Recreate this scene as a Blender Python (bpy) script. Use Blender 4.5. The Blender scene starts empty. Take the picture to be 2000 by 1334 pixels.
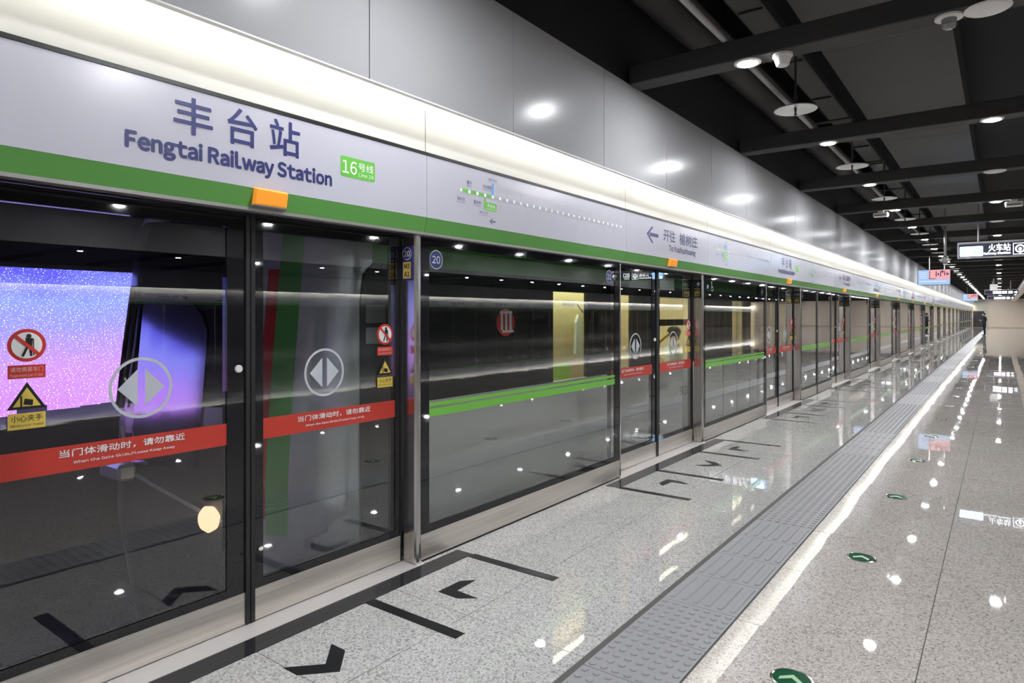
import bpy, bmesh, math, random
from mathutils import Matrix, Vector
random.seed(7)
S = bpy.context.scene
COL = S.collection

# ------------------------------------------------------------------ camera, world, exposure
HC = 1.55
YAW = math.radians(36.705)
cam_d = bpy.data.cameras.new('camera'); cam = bpy.data.objects.new('camera', cam_d); COL.objects.link(cam)
cam_d.sensor_width = 36.0; cam_d.lens = 36.0 * 1281 / 2000
cam_d.shift_y = -51.0 / 2000          # horizon at pixel row 616 of 1334
cam_d.clip_start = 0.05; cam_d.clip_end = 300
cam.location = (0, 0, HC); cam.rotation_euler = (math.pi / 2, 0, YAW)
S.camera = cam
W = bpy.data.worlds.new('world'); S.world = W; W.use_nodes = True
W.node_tree.nodes['Background'].inputs[0].default_value = (0.75, 0.8, 0.9, 1)
W.node_tree.nodes['Background'].inputs[1].default_value = 0.02
S.view_settings.view_transform = 'Standard'; S.view_settings.look = 'None'
S.view_settings.exposure = 0.0; S.view_settings.gamma = 1.0; S.view_settings.use_curve_mapping = False
S.cycles.max_bounces = 10; S.cycles.transparent_max_bounces = 16
S.cycles.glossy_bounces = 6; S.cycles.diffuse_bounces = 4
S.cycles.sample_clamp_indirect = 60.0
S.cycles.caustics_reflective = False; S.cycles.caustics_refractive = False
LAMP = 740.0        # radiance of a downlight lens
COVE = 36.0         # radiance of the tube behind the metal lip

# ------------------------------------------------------------------ materials
MATS = {}
def nm(name):
    m = bpy.data.materials.new(name); m.use_nodes = True
    nt = m.node_tree; b = nt.nodes['Principled BSDF']
    MATS[name] = m
    return m, nt, b
def mat(name, col, rough=0.5, metal=0.0, spec=0.5, emit=None, es=0.0, coat=0.0):
    m, nt, b = nm(name)
    b.inputs['Base Color'].default_value = (*col, 1); b.inputs['Roughness'].default_value = rough
    b.inputs['Metallic'].default_value = metal; b.inputs['Specular IOR Level'].default_value = spec
    b.inputs['Coat Weight'].default_value = coat
    if emit:
        b.inputs['Emission Color'].default_value = (*emit, 1); b.inputs['Emission Strength'].default_value = es
    return m
def emis(name, col, s):
    m = bpy.data.materials.new(name); m.use_nodes = True; nt = m.node_tree
    nt.nodes.clear(); e = nt.nodes.new('ShaderNodeEmission'); o = nt.nodes.new('ShaderNodeOutputMaterial')
    e.inputs[0].default_value = (*col, 1); e.inputs[1].default_value = s
    nt.links.new(e.outputs[0], o.inputs[0]); MATS[name] = m
    return m
def N(nt, t, **kw):
    n = nt.nodes.new(t)
    for k, v in kw.items(): setattr(n, k, v)
    return n
def ramp(nt, src, stops, interp='LINEAR'):
    r = N(nt, 'ShaderNodeValToRGB'); r.color_ramp.interpolation = interp
    el = r.color_ramp.elements
    while len(el) < len(stops): el.new(0.5)
    for e, (p, c) in zip(el, stops): e.position = p; e.color = (*c, 1)
    nt.links.new(src, r.inputs[0]); return r.outputs[0]
def noise(nt, vec, scale, detail=2.0, rough=0.5):
    n = N(nt, 'ShaderNodeTexNoise'); n.inputs['Scale'].default_value = scale
    n.inputs['Detail'].default_value = detail; n.inputs['Roughness'].default_value = rough
    nt.links.new(vec, n.inputs['Vector']); return n.outputs[0]
def scaled(nt, vec, s):
    m = N(nt, 'ShaderNodeVectorMath', operation='MULTIPLY'); m.inputs[1].default_value = s
    nt.links.new(vec, m.inputs[0]); return m.outputs[0]
def mixc(nt, f, a, b, mode='MIX'):
    m = N(nt, 'ShaderNodeMix', data_type='RGBA', blend_type=mode)
    if hasattr(f, 'node'): nt.links.new(f, m.inputs[0])
    else: m.inputs[0].default_value = f
    for k, v in ((6, a), (7, b)):
        if hasattr(v, 'node'): nt.links.new(v, m.inputs[k])
        else: m.inputs[k].default_value = (*v, 1)
    return m.outputs[2]
def bump(nt, b, h, dist, strength=1.0):
    n = N(nt, 'ShaderNodeBump'); n.inputs['Strength'].default_value = strength; n.inputs['Distance'].default_value = dist
    nt.links.new(h, n.inputs['Height']); nt.links.new(n.outputs[0], b.inputs['Normal'])

def granite(name, base, dark, tint, rough, wav):
    m, nt, b = nm(name)
    pos = N(nt, 'ShaderNodeNewGeometry').outputs['Position']
    vo = N(nt, 'ShaderNodeTexVoronoi'); vo.inputs['Scale'].default_value = 135; nt.links.new(pos, vo.inputs['Vector'])
    sx = N(nt, 'ShaderNodeSeparateColor'); nt.links.new(vo.outputs['Color'], sx.inputs[0])
    mid = tuple((a * 0.6 + b_ * 0.4) for a, b_ in zip(base, dark))
    spk = ramp(nt, sx.outputs[0], [(0.0, dark), (0.11, mid), (0.27, base), (0.72, tint)], 'CONSTANT')
    n2 = noise(nt, pos, 1.3, 2)
    c = mixc(nt, 1.0, spk, ramp(nt, n2, [(0.3, (0.93, 0.93, 0.93)), (0.7, (1, 1, 1))]), 'MULTIPLY')
    nt.links.new(c, b.inputs['Base Color'])
    b.inputs['Roughness'].default_value = rough
    b.inputs['Specular IOR Level'].default_value = 1.0
    bump(nt, b, noise(nt, pos, 1.5, 1.0), wav)
    return m
granite('granite_light', (0.53, 0.52, 0.515), (0.29, 0.285, 0.28), (0.65, 0.64, 0.63), 0.025, 0.0006)
granite('granite_warm', (0.60, 0.55, 0.51), (0.33, 0.30, 0.28), (0.72, 0.67, 0.63), 0.02, 0.0013)
mat('granite_black', (0.022, 0.022, 0.026), 0.05)
mat('joint', (0.10, 0.095, 0.09), 0.8)
mat('tactile_grey', (0.30, 0.30, 0.315), 0.38)
mat('vinyl_black', (0.012, 0.012, 0.013), 0.3)

def brushed(name, col, rough, axis, amt=0.16, metal=1.0):
    m, nt, b = nm(name)
    pos = N(nt, 'ShaderNodeNewGeometry').outputs['Position']
    s = [60, 60, 60]; s[axis] = 1.2
    n = noise(nt, scaled(nt, pos, s), 1.0, 3)
    c2 = tuple(max(0, x - amt) for x in col)
    nt.links.new(ramp(nt, n, [(0.3, c2), (0.7, col)]), b.inputs['Base Color'])
    b.inputs['Metallic'].default_value = metal; b.inputs['Roughness'].default_value = rough
    return m
brushed('steel_y', (0.82, 0.77, 0.71), 0.36, 1, 0.16, 0.85)
brushed('steel_z', (0.62, 0.61, 0.60), 0.20, 2)
brushed('sill_steel', (0.72, 0.69, 0.68), 0.4, 1, 0.05, 0.35)
def satin(name, col, rough, ior, fmax):
    m = bpy.data.materials.new(name); m.use_nodes = True; nt = m.node_tree; nt.nodes.clear()
    o = N(nt, 'ShaderNodeOutputMaterial'); mx = N(nt, 'ShaderNodeMixShader')
    d = N(nt, 'ShaderNodeBsdfDiffuse'); d.inputs[0].default_value = (*col, 1)
    g = N(nt, 'ShaderNodeBsdfGlossy'); g.inputs['Roughness'].default_value = rough; g.inputs[0].default_value = (1, 1, 1, 1)
    f = N(nt, 'ShaderNodeFresnel'); f.inputs[0].default_value = ior
    mi = N(nt, 'ShaderNodeMath', operation='MINIMUM'); mi.inputs[1].default_value = fmax
    nt.links.new(f.outputs[0], mi.inputs[0]); nt.links.new(mi.outputs[0], mx.inputs[0])
    nt.links.new(d.outputs[0], mx.inputs[1]); nt.links.new(g.outputs[0], mx.inputs[2]); nt.links.new(mx.outputs[0], o.inputs[0])
    MATS[name] = m
satin('bulkhead', (0.36, 0.36, 0.37), 0.20, 1.15, 0.04)
mat('bulkhead_lip', (0.78, 0.77, 0.74), 0.5)
mat('cream', (0.55, 0.545, 0.51), 0.6, 0.0, 0.2)
emis('cove_tube', (1.0, 0.985, 0.93), COVE)
emis('cove_tube_far', (1.0, 0.985, 0.93), COVE * 2.3)
emis('lamp_lens', (0.95, 0.97, 1.0), LAMP)
mat('sign_white', (0.46, 0.46, 0.53), 0.22)
mat('sign_green', (0.10, 0.29, 0.065), 0.3)
mat('navy_ink', (0.030, 0.035, 0.14), 0.35)
mat('black_trim', (0.012, 0.012, 0.012), 0.35)
mat('grey_alu', (0.35, 0.34, 0.33), 0.4, 0.6)
mat('black_glass', (0.012, 0.012, 0.014), 0.03, 0, 0.6)
mat('rubber', (0.016, 0.016, 0.017), 0.45)
mat('red_band', (0.52, 0.045, 0.03), 0.3)
mat('white_ink', (0.80, 0.80, 0.80), 0.4)
mat('grey_emblem', (0.50, 0.53, 0.58), 0.4)
mat('pink_ink', (0.75, 0.55, 0.5), 0.4)
mat('stripe_green', (0.16, 0.46, 0.06), 0.3)
mat('sticker_navy', (0.022, 0.03, 0.12), 0.35)
mat('sticker_yellow', (0.70, 0.52, 0.09), 0.4)
mat('sticker_red', (0.60, 0.035, 0.025), 0.4)
mat('ink_black', (0.01, 0.01, 0.01), 0.4)
mat('route_grey', (0.36, 0.37, 0.42), 0.4)
mat('route_ink_grey', (0.42, 0.42, 0.48), 0.4)
mat('route_blue', (0.05, 0.33, 0.72), 0.4)
mat('route_green', (0.13, 0.46, 0.06), 0.4)
mat('lamp_orange', (0.90, 0.33, 0.03), 0.25, emit=(1.0, 0.36, 0.04), es=0.25)
mat('ceiling_black', (0.009, 0.009, 0.009), 0.8)
mat('beam_black', (0.034, 0.033, 0.032), 0.7)
mat('duct_dark', (0.046, 0.043, 0.041), 0.6)
mat('white_plastic', (0.78, 0.76, 0.74), 0.4)
mat('smoked', (0.25, 0.25, 0.25), 0.1)
mat('dish_metal', (0.85, 0.85, 0.83), 0.3, 0.6)
mat('pipe_red', (0.5, 0.02, 0.02), 0.4)
mat('beige_wall', (0.90, 0.79, 0.66), 0.2)
mat('grey_wall', (0.72, 0.70, 0.62), 0.35)
mat('door_dark', (0.035, 0.035, 0.04), 0.4)
mat('tunnel', (0.06, 0.06, 0.065), 0.8)
mat('train_white', (0.82, 0.83, 0.86), 0.22, 0.45, 0.5)
mat('train_silver', (0.80, 0.79, 0.74), 0.32)
mat('reflection_violet', (0.62, 0.56, 0.80), 0.10, 0.92)  # violet-tinted mirror for the added display reflection on the train nose
mat('train_band', (0.014, 0.015, 0.016), 0.22, 0.0, 0.25)
mat('train_green', (0.14, 0.46, 0.11), 0.3)
mat('train_red', (0.65, 0.04, 0.04), 0.3)
mat('train_cab_door', (0.07, 0.07, 0.075), 0.3)
mat('interior_yellow', (0.80, 0.71, 0.46), 0.5)
mat('interior_green', (0.42, 0.85, 0.10), 0.5)
mat('interior_grey', (0.35, 0.35, 0.35), 0.6)
emis('interior_lamp', (1.0, 0.90, 0.66), 21.0)
emis('headlight', (1.0, 0.58, 0.36), 2.4)
emis('sign_lit_white', (0.92, 0.96, 1.0), 3.0)
emis('sign_lit_blue', (0.42, 0.68, 1.0), 9.0)
emis('sign_lit_ink', (0.10, 0.36, 0.95), 5.0)
emis('exit_green_lit', (0.1, 0.8, 0.5), 1.0)
mat('sign_navy', (0.016, 0.018, 0.075), 0.3)
mat('sign_frame', (0.45, 0.44, 0.46), 0.35, 0.7)
emis('tv_blue', (0.42, 0.62, 0.95), 1.0)
emis('tv_pink', (0.95, 0.45, 0.47), 1.0)
emis('tv_ink', (0.08, 0.04, 0.12), 1.0)
emis('tv_white', (0.85, 0.9, 1.0), 1.0)
mat('disc_green', (0.008, 0.085, 0.035), 0.12)
mat('disc_chevron', (0.30, 0.55, 0.30), 0.3)
mat('chrome', (0.8, 0.8, 0.8), 0.12, 1.0)
mat('cloth_black', (0.012, 0.012, 0.015), 0.8)
mat('skin', (0.55, 0.33, 0.24), 0.5)
mat('hair', (0.012, 0.010, 0.009), 0.5)
mat('mask_white', (0.75, 0.75, 0.75), 0.7)
mat('towel', (0.72, 0.80, 0.82), 0.9)
mat('paper', (0.90, 0.62, 0.36), 0.8)
mat('yellow_rail', (0.75, 0.55, 0.05), 0.4)

def glass(name, tint, ior=1.5, gain=3.0):
    m = bpy.data.materials.new(name); m.use_nodes = True; nt = m.node_tree; nt.nodes.clear()
    o = N(nt, 'ShaderNodeOutputMaterial'); mx = N(nt, 'ShaderNodeMixShader')
    t = N(nt, 'ShaderNodeBsdfTransparent'); t.inputs[0].default_value = (*tint, 1)
    g = N(nt, 'ShaderNodeBsdfGlossy'); g.inputs['Roughness'].default_value = 0.0; g.inputs[0].default_value = (1, 1, 1, 1)
    f = N(nt, 'ShaderNodeFresnel'); f.inputs[0].default_value = ior
    ge = N(nt, 'ShaderNodeNewGeometry'); fr_ = N(nt, 'ShaderNodeMath', operation='SUBTRACT'); fr_.inputs[0].default_value = gain
    sc_ = N(nt, 'ShaderNodeMath', operation='MULTIPLY'); sc_.inputs[1].default_value = gain
    nt.links.new(ge.outputs['Backfacing'], sc_.inputs[0]); nt.links.new(sc_.outputs[0], fr_.inputs[1])
    ml = N(nt, 'ShaderNodeMath', operation='MULTIPLY', use_clamp=True); nt.links.new(f.outputs[0], ml.inputs[0]); nt.links.new(fr_.outputs[0], ml.inputs[1])
    nt.links.new(ml.outputs[0], mx.inputs[0]); nt.links.new(t.outputs[0], mx.inputs[1]); nt.links.new(g.outputs[0], mx.inputs[2])
    nt.links.new(mx.outputs[0], o.inputs[0]); MATS[name] = m
    return m
glass('screen_glass', (0.80, 0.82, 0.82))
glass('train_glass', (0.86, 0.86, 0.84), 1.35)

def led_material():
    m = bpy.data.materials.new('led_picture'); m.use_nodes = True; nt = m.node_tree; nt.nodes.clear()
    o = N(nt, 'ShaderNodeOutputMaterial'); e = N(nt, 'ShaderNodeEmission'); e.inputs[1].default_value = 2.1
    pos = N(nt, 'ShaderNodeNewGeometry').outputs['Position']
    sp = N(nt, 'ShaderNodeSeparateXYZ'); nt.links.new(pos, sp.inputs[0])
    mr = N(nt, 'ShaderNodeMapRange'); mr.inputs[1].default_value = 0.53; mr.inputs[2].default_value = 1.99
    nt.links.new(sp.outputs[2], mr.inputs[0])
    big = noise(nt, pos, 1.6, 2)
    ad = N(nt, 'ShaderNodeMath', operation='MULTIPLY_ADD'); ad.inputs[1].default_value = 0.35
    sb = N(nt, 'ShaderNodeMath', operation='SUBTRACT'); sb.inputs[1].default_value = 0.175
    nt.links.new(big, ad.inputs[0]); nt.links.new(mr.outputs[0], sb.inputs[0]); nt.links.new(sb.outputs[0], ad.inputs[2])
    grad = ramp(nt, ad.outputs[0], [(0.0, (0.62, 0.22, 0.90)), (0.3, (0.60, 0.28, 0.92)), (0.6, (0.34, 0.30, 0.90)), (0.8, (0.28, 0.33, 0.95)), (1.0, (0.11, 0.10, 0.80))])
    st = ramp(nt, noise(nt, scaled(nt, pos, (90, 70, 90)), 1.0, 1), [(0.60, (0, 0, 0)), (0.72, (0.9, 0.85, 0.9))])
    c = mixc(nt, 1.0, grad, st, 'ADD')
    nt.links.new(c, e.inputs[0]); nt.links.new(e.outputs[0], o.inputs[0]); MATS['led_picture'] = m
led_material()
emis('led_skyline', (0.045, 0.03, 0.13), 1.0)

# ------------------------------------------------------------------ mesh helpers
class MB:
    def __init__(s): s.v = []; s.f = []; s.mi = []; s.cur = 0
    def add(s, vs, fs):
        n = len(s.v); s.v += [tuple(p) for p in vs]
        for f in fs: s.f.append(tuple(n + i for i in f)); s.mi.append(s.cur)
        return s
    def box(s, x0, x1, y0, y1, z0, z1):
        x0, x1 = min(x0, x1), max(x0, x1); y0, y1 = min(y0, y1), max(y0, y1); z0, z1 = min(z0, z1), max(z0, z1)
        return s.add([(x0, y0, z0), (x1, y0, z0), (x1, y1, z0), (x0, y1, z0), (x0, y0, z1), (x1, y0, z1), (x1, y1, z1), (x0, y1, z1)],
                     [(3, 2, 1, 0), (4, 5, 6, 7), (0, 1, 5, 4), (1, 2, 6, 5), (2, 3, 7, 6), (3, 0, 4, 7)])
    def prism(s, pts, axis, a, b):
        """2-D outline (counter-clockwise seen from +axis) pushed from a to b along axis."""
        n = len(pts)
        def P(p, h):
            return {0: (h, p[0], p[1]), 1: (p[1], h, p[0]), 2: (p[0], p[1], h)}[axis]
        if a > b: a, b = b, a
        vs = [P(p, a) for p in pts] + [P(p, b) for p in pts]
        fs = [tuple(range(n - 1, -1, -1)), tuple(range(n, 2 * n))] + [(i, (i + 1) % n, n + (i + 1) % n, n + i) for i in range(n)]
        return s.add(vs, fs)
    def lathe(s, prof, c, axis=2, n=16):
        """prof: list of (r, h) along axis from c."""
        vs = []; fs = []
        for r, h in prof:
            for k in range(n):
                a = 2 * math.pi * k / n; x, y = r * math.cos(a), r * math.sin(a)
                p = {0: (h, x, y), 1: (y, h, x), 2: (x, y, h)}[axis]
                vs.append((c[0] + p[0], c[1] + p[1], c[2] + p[2]))
        m = len(prof)
        for j in range(m - 1):
            for k in range(n):
                k2 = (k + 1) % n; fs.append((j * n + k, j * n + k2, (j + 1) * n + k2, (j + 1) * n + k))
        fs.append(tuple(range(n - 1, -1, -1))); fs.append(tuple((m - 1) * n + k for k in range(n)))
        return s.add(vs, fs)
    def tube(s, path, r, n=8):
        path = [Vector(p) for p in path]; vs = []; fs = []
        for i, p in enumerate(path):
            d = (path[min(i + 1, len(path) - 1)] - path[max(i - 1, 0)]).normalized()
            u = d.cross(Vector((0, 0, 1))) if abs(d.z) < 0.95 else d.cross(Vector((0, 1, 0)))
            u.normalize(); w = d.cross(u)
            for k in range(n):
                a = 2 * math.pi * k / n; q = p + u * (r * math.cos(a)) + w * (r * math.sin(a)); vs.append(tuple(q))
        for i in range(len(path) - 1):
            for k in range(n):
                k2 = (k + 1) % n; fs.append((i * n + k, (i + 1) * n + k, (i + 1) * n + k2, i * n + k2))
        fs.append(tuple(range(n))); fs.append(tuple((len(path) - 1) * n + k for k in range(n - 1, -1, -1)))
        return s.add(vs, fs)
    def build(s, name, mats, parent=None, bevel=0.0, smooth=False, kind=None, label=None):
        me = bpy.data.meshes.new(name)
        off = wloc(parent) if parent else Vector((0, 0, 0))
        me.from_pydata([tuple(Vector(p) - off) for p in s.v], [], s.f)
        for m in (mats if isinstance(mats, (list, tuple)) else [mats]): me.materials.append(MATS[m])
        me.polygons.foreach_set('material_index', s.mi)
        if bevel:
            bm = bmesh.new(); bm.from_mesh(me)
            bmesh.ops.bevel(bm, geom=list(bm.edges), offset=bevel, segments=1, affect='EDGES', clamp_overlap=True)
            bm.to_mesh(me); bm.free()
        if smooth: me.polygons.foreach_set('use_smooth', [True] * len(me.polygons))
        me.update()
        return link(name, me, parent, kind, label)
def wloc(o):
    v = Vector((0, 0, 0))
    while o: v += o.location; o = o.parent
    return v
def link(name, me, parent=None, kind=None, label=None):
    o = bpy.data.objects.new(name, me); COL.objects.link(o)
    if parent: o.parent = parent
    if kind: o['kind'] = kind
    if label: o['label'] = label
    return o
def empty(name, loc, label=None, cat=None, group=None, kind=None):
    o = bpy.data.objects.new(name, None); COL.objects.link(o); o.location = loc; o.empty_display_size = 0.1
    return tag(o, label, cat, group, kind)
def tag(o, label=None, cat=None, group=None, kind=None):
    if label: o['label'] = label
    if cat: o['category'] = cat
    if group: o['group'] = group
    if kind: o['kind'] = kind
    return o
KIDS = {}
def copy_tree(o, parent=None, dy=0.0, skip=()):
    c = o.copy(); COL.objects.link(c)
    if parent: c.parent = parent
    else: c.location = o.location + Vector((0, dy, 0))
    for ch in o.children:
        if ch.name.split('.')[0] in skip: continue
        copy_tree(ch, c, 0, skip)
    return c

# flat print -----------------------------------------------------------------
_TXT = {}
_GLY = {}
def glyph(ch):
    if ch not in _GLY:
        cu = bpy.data.curves.new('lettering', 'FONT'); cu.body = ch; cu.resolution_u = 3; cu.fill_mode = 'FRONT'
        o = bpy.data.objects.new('lettering', cu); COL.objects.link(o)
        dg = bpy.context.evaluated_depsgraph_get(); dg.update()
        me = bpy.data.meshes.new_from_object(o.evaluated_get(dg))
        _GLY[ch] = ([(v.co.x, v.co.y) for v in me.vertices], [tuple(p.vertices) for p in me.polygons])
        bpy.data.objects.remove(o); bpy.data.curves.remove(cu); bpy.data.meshes.remove(me)
    return _GLY[ch]
def bearing(ch): return 0.018 if ch in 'wyvTAYVWx' else 0.048 if ch in 'eoacgSt sGCOQ69380' else 0.078
def latin_geo(sx):
    vs = []; fs = []; cur = 0.0; prev = None
    for ch in sx:
        if ch == ' ': cur += 0.24; continue
        g, f = glyph(chr(ord(ch) + 0xFEE0)); x0 = min(p[0] for p in g); x1 = max(p[0] for p in g)
        if vs: cur += bearing(prev) + bearing(ch)
        n = len(vs); vs += [(x - x0 + cur, y) for x, y in g]; fs += [tuple(n + i for i in q) for q in f]
        cur += x1 - x0; prev = ch
    a0 = min(v[0] for v in vs); a1 = max(v[0] for v in vs); b0 = min(v[1] for v in vs); b1 = max(v[1] for v in vs)
    return [((x - a0) / (a1 - a0), (y - b0) / (b1 - b0)) for x, y in vs], fs
def text_geo(sx):
    if sx in _TXT: return _TXT[sx]
    if all(33 <= ord(c) < 127 or c == ' ' for c in sx):
        _TXT[sx] = latin_geo(sx); return _TXT[sx]
    cu = bpy.data.curves.new('lettering', 'FONT'); cu.body = sx; cu.resolution_u = 3; cu.fill_mode = 'FRONT'
    o = bpy.data.objects.new('lettering', cu); COL.objects.link(o)
    dg = bpy.context.evaluated_depsgraph_get(); dg.update()
    me = bpy.data.meshes.new_from_object(o.evaluated_get(dg))
    vs = [(v.co.x, v.co.y) for v in me.vertices]; fs = [tuple(p.vertices) for p in me.polygons]
    bpy.data.objects.remove(o); bpy.data.curves.remove(cu); bpy.data.meshes.remove(me)
    x0 = min(v[0] for v in vs); x1 = max(v[0] for v in vs); y0 = min(v[1] for v in vs); y1 = max(v[1] for v in vs)
    vs = [((x - x0) / (x1 - x0), (y - y0) / (y1 - y0)) for x, y in vs]
    _TXT[sx] = (vs, fs); return _TXT[sx]
class Ink:
    """flat print on an upright plane: ax 'x+' faces +X (reads along +Y), 'y-' faces -Y (reads along +X)."""
    def __init__(s, ax, d): s.m = MB(); s.ax = ax; s.d = d
    def pt(s, a, z, e=0.0): return (s.d + e, a, z) if s.ax == 'x+' else (s.d - e, -a, z) if s.ax == 'x-' else (a, s.d - e, z)
    def text(s, t, a0, a1, z0, z1, bold=0.0, slope=0.0):
        vs, fs = text_geo(t)
        n = 0 if not bold else 6 if bold < 0.002 else 12
        for j in range(max(n, 1)):
            t_ = 2 * math.pi * j / max(n, 1); k = (bold * math.cos(t_), bold * math.sin(t_))
            s.m.add([s.pt(a0 + (a1 - a0) * x + k[0], z0 + (z1 - z0) * y + k[1], 0.00006 * j) for x, y in vs], fs)
        return s
    def poly(s, pts, e=0.0):
        s.m.add([s.pt(a, z, e) for a, z in pts], [tuple(range(len(pts)))]); return s
    def rect(s, a0, a1, z0, z1, e=0.0): return s.poly([(a0, z0), (a1, z0), (a1, z1), (a0, z1)], e)
    def disc(s, a, z, r, e=0.0, n=28, rz=None):
        rz = rz or r
        return s.poly([(a + r * math.cos(2 * math.pi * k / n), z + rz * math.sin(2 * math.pi * k / n)) for k in range(n)], e)
    def ring(s, a, z, r, r2, e=0.0, n=36):
        for k in range(n):
            t0, t1 = 2 * math.pi * k / n, 2 * math.pi * (k + 1) / n
            s.poly([(a + r2 * math.cos(t0), z + r2 * math.sin(t0)), (a + r * math.cos(t0), z + r * math.sin(t0)),
                    (a + r * math.cos(t1), z + r * math.sin(t1)), (a + r2 * math.cos(t1), z + r2 * math.sin(t1))], e)
        return s
    def rrect(s, a0, a1, z0, z1, r, e=0.0):
        pts = []
        for cx, cz, t in ((a1 - r, z1 - r, 0), (a0 + r, z1 - r, 90), (a0 + r, z0 + r, 180), (a1 - r, z0 + r, 270)):
            for k in range(5):
                t2 = math.radians(t + 22.5 * k); pts.append((cx + r * math.cos(t2), cz + r * math.sin(t2)))
        return s.poly(pts, e)
    def line(s, p, q, w, e=0.0):
        d = Vector((q[0] - p[0], q[1] - p[1])).normalized() * (w / 2); n = (-d.y, d.x)
        return s.poly([(p[0] - n[0], p[1] - n[1]), (q[0] - n[0], q[1] - n[1]), (q[0] + n[0], q[1] + n[1]), (p[0] + n[0], p[1] + n[1])], e)
    def build(s, name, m, parent=None, label=None):
        return s.m.build(name, m, parent, label=label, kind='stuff' if 'lettering' in name or name in ('stop_ring', 'stop_dot', 'skyline', 'video_figures') else None)
ORD = 'first second third fourth fifth sixth seventh eighth ninth tenth eleventh twelfth thirteenth fourteenth fifteenth sixteenth seventeenth eighteenth nineteenth twentieth twenty-first twenty-second twenty-third twenty-fourth twenty-fifth twenty-sixth twenty-seventh twenty-eighth twenty-ninth thirtieth thirty-first thirty-second thirty-third thirty-fourth thirty-fifth thirty-sixth'.split()

P = 4.87; C0 = 1.84; NM = 20          # module pitch, first door centre, last module index
YEND = 101.5; Y0 = -6.0
def cy(i): return C0 + P * i

# ------------------------------------------------------------------ setting: floor
floor = MB().box(-2.93, 26, Y0, YEND, -0.30, -0.004).build('floor', 'joint', kind='structure')
TW = 0.86
def tile_mesh(w, l):
    m = MB().box(-w / 2, w / 2, -l / 2, l / 2, -0.02, 0.0)
    me = bpy.data.meshes.new('tile'); me.from_pydata(m.v, [], m.f)
    bm = bmesh.new(); bm.from_mesh(me)
    bmesh.ops.bevel(bm, geom=[e for e in bm.edges if all(v.co.z > -0.001 for v in e.verts)], offset=0.0012, segments=1, affect='EDGES')
    bm.to_mesh(me); bm.free(); return me
cols = [(-2.918, -2.215, 'granite_light', 4.30), (-2.211, -1.520, 'granite_light', 4.30), (-1.080, -0.292, 'granite_warm', 4.23),
        (-0.288, 0.502, 'granite_warm', 4.23), (0.506, 1.296, 'granite_warm', 4.23)]
YT = 28.0
far = MB()
for x0, x1, mt, yj in cols:
    me = tile_mesh(x1 - x0, TW - 0.004); me.materials.append(MATS[mt])
    far.cur = 0 if mt == 'granite_light' else 1
    k = -8
    while yj + k * TW < YEND:
        ya = yj + k * TW; yb = ya + TW; k += 1
        if yb < -2.0: continue
        if yb < YT:
            t = link('tile', me, floor); t.location = ((x0 + x1) / 2, (ya + yb) / 2, 0)
            t.rotation_euler = (random.gauss(0, 0.0006), random.gauss(0, 0.0008), 0)
        else:
            far.box(x0, x1, ya + 0.002, min(yb, YEND) - 0.002, -0.02, 0)
far.cur = 1
for y in range(int(Y0), 101, 4):
    for x in range(0, 6):
        xx = 1.30 + x * 4.0; far.box(xx, xx + 3.996, y, min(y + 3.996, YEND), -0.02, 0)
far.build('distant_tile', ['granite_light', 'granite_warm'], floor, kind='stuff')

# tactile strip
def tactile(kind):
    m = MB().box(-0.1985, 0.1985, -0.2135, 0.2135, -0.02, 0.001)
    if kind == 'dots':
        for a in range(7):
            for b in range(7):
                m.lathe([(0.0185, 0.001), (0.0165, 0.0045), (0.012, 0.0058)], (-0.1714 + a * 0.0571, -0.183 + b * 0.061, 0), 2, 8)
    elif kind == 'bars':
        for a in range(6):
            x = -0.165 + a * 0.066; pts = []
            for k in range(5): t = math.pi * k / 4; pts.append((x + 0.0165 * math.cos(t), 0.168 + 0.0165 * math.sin(t)))
            for k in range(5): t = math.pi + math.pi * k / 4; pts.append((x + 0.0165 * math.cos(t), -0.168 + 0.0165 * math.sin(t)))
            n = len(pts); inn = [(x + (p[0] - x) * 0.72, p[1] * 0.975) for p in pts]
            m.add([(p[0], p[1], 0.001) for p in pts] + [(p[0], p[1], 0.0055) for p in inn],
                  [(i, (i + 1) % n, n + (i + 1) % n, n + i) for i in range(n)] + [tuple(range(n, 2 * n))])
    me = bpy.data.meshes.new('tactile_tile'); me.from_pydata(m.v, [], m.f); me.materials.append(MATS['tactile_grey']); return me
TD, TB = tactile('dots'), tactile('bars')
far = MB()
k = -12
while True:
    ya = 3.385 + 0.4307 * k; k += 1
    if ya > YEND - 0.5: break
    if ya < -2: continue
    ph = (ya + 0.2 - 3.385) % P
    kind = TB if ph < 1.72 else TD
    if ya < 34:
        t = link('tactile_tile', kind, floor); t.location = (-1.2875, ya + 0.2153, 0)
    else:
        far.box(-1.486, -1.089, ya + 0.001, ya + 0.4297, -0.02, 0.001)
        if kind is TB:
            for a in range(6): x = -1.4525 + a * 0.066; far.box(x - 0.015, x + 0.015, ya + 0.03, ya + 0.40, 0.001, 0.005)
        else:
            for a in range(7): x = -1.459 + a * 0.0571; far.box(x - 0.016, x + 0.016, ya + 0.02, ya + 0.41, 0.001, 0.004)
far.build('distant_tactile_tile', 'tactile_grey', floor, kind='stuff')

# thresholds and black granite strips in front of every door
sill_m = MB().box(-3.12, -2.882, C0 - 1.075, C0 + 1.115, -0.05, 0.003)
strip_m = MB().box(-2.880, -2.745, C0 - 1.42, C0 + 1.42, -0.01, 0.0025)
sill = sill_m.build('door_sill', 'sill_steel', floor); strip = strip_m.build('granite_strip', 'granite_black', floor)
for i in range(1, NM + 1):
    for o in (sill, strip):
        c = o.copy(); COL.objects.link(c); c.location.y += P * i
MB().box(-3.3, -2.925, Y0, YEND, -0.9, -0.055).build('platform_edge', 'tunnel', floor)

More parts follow.
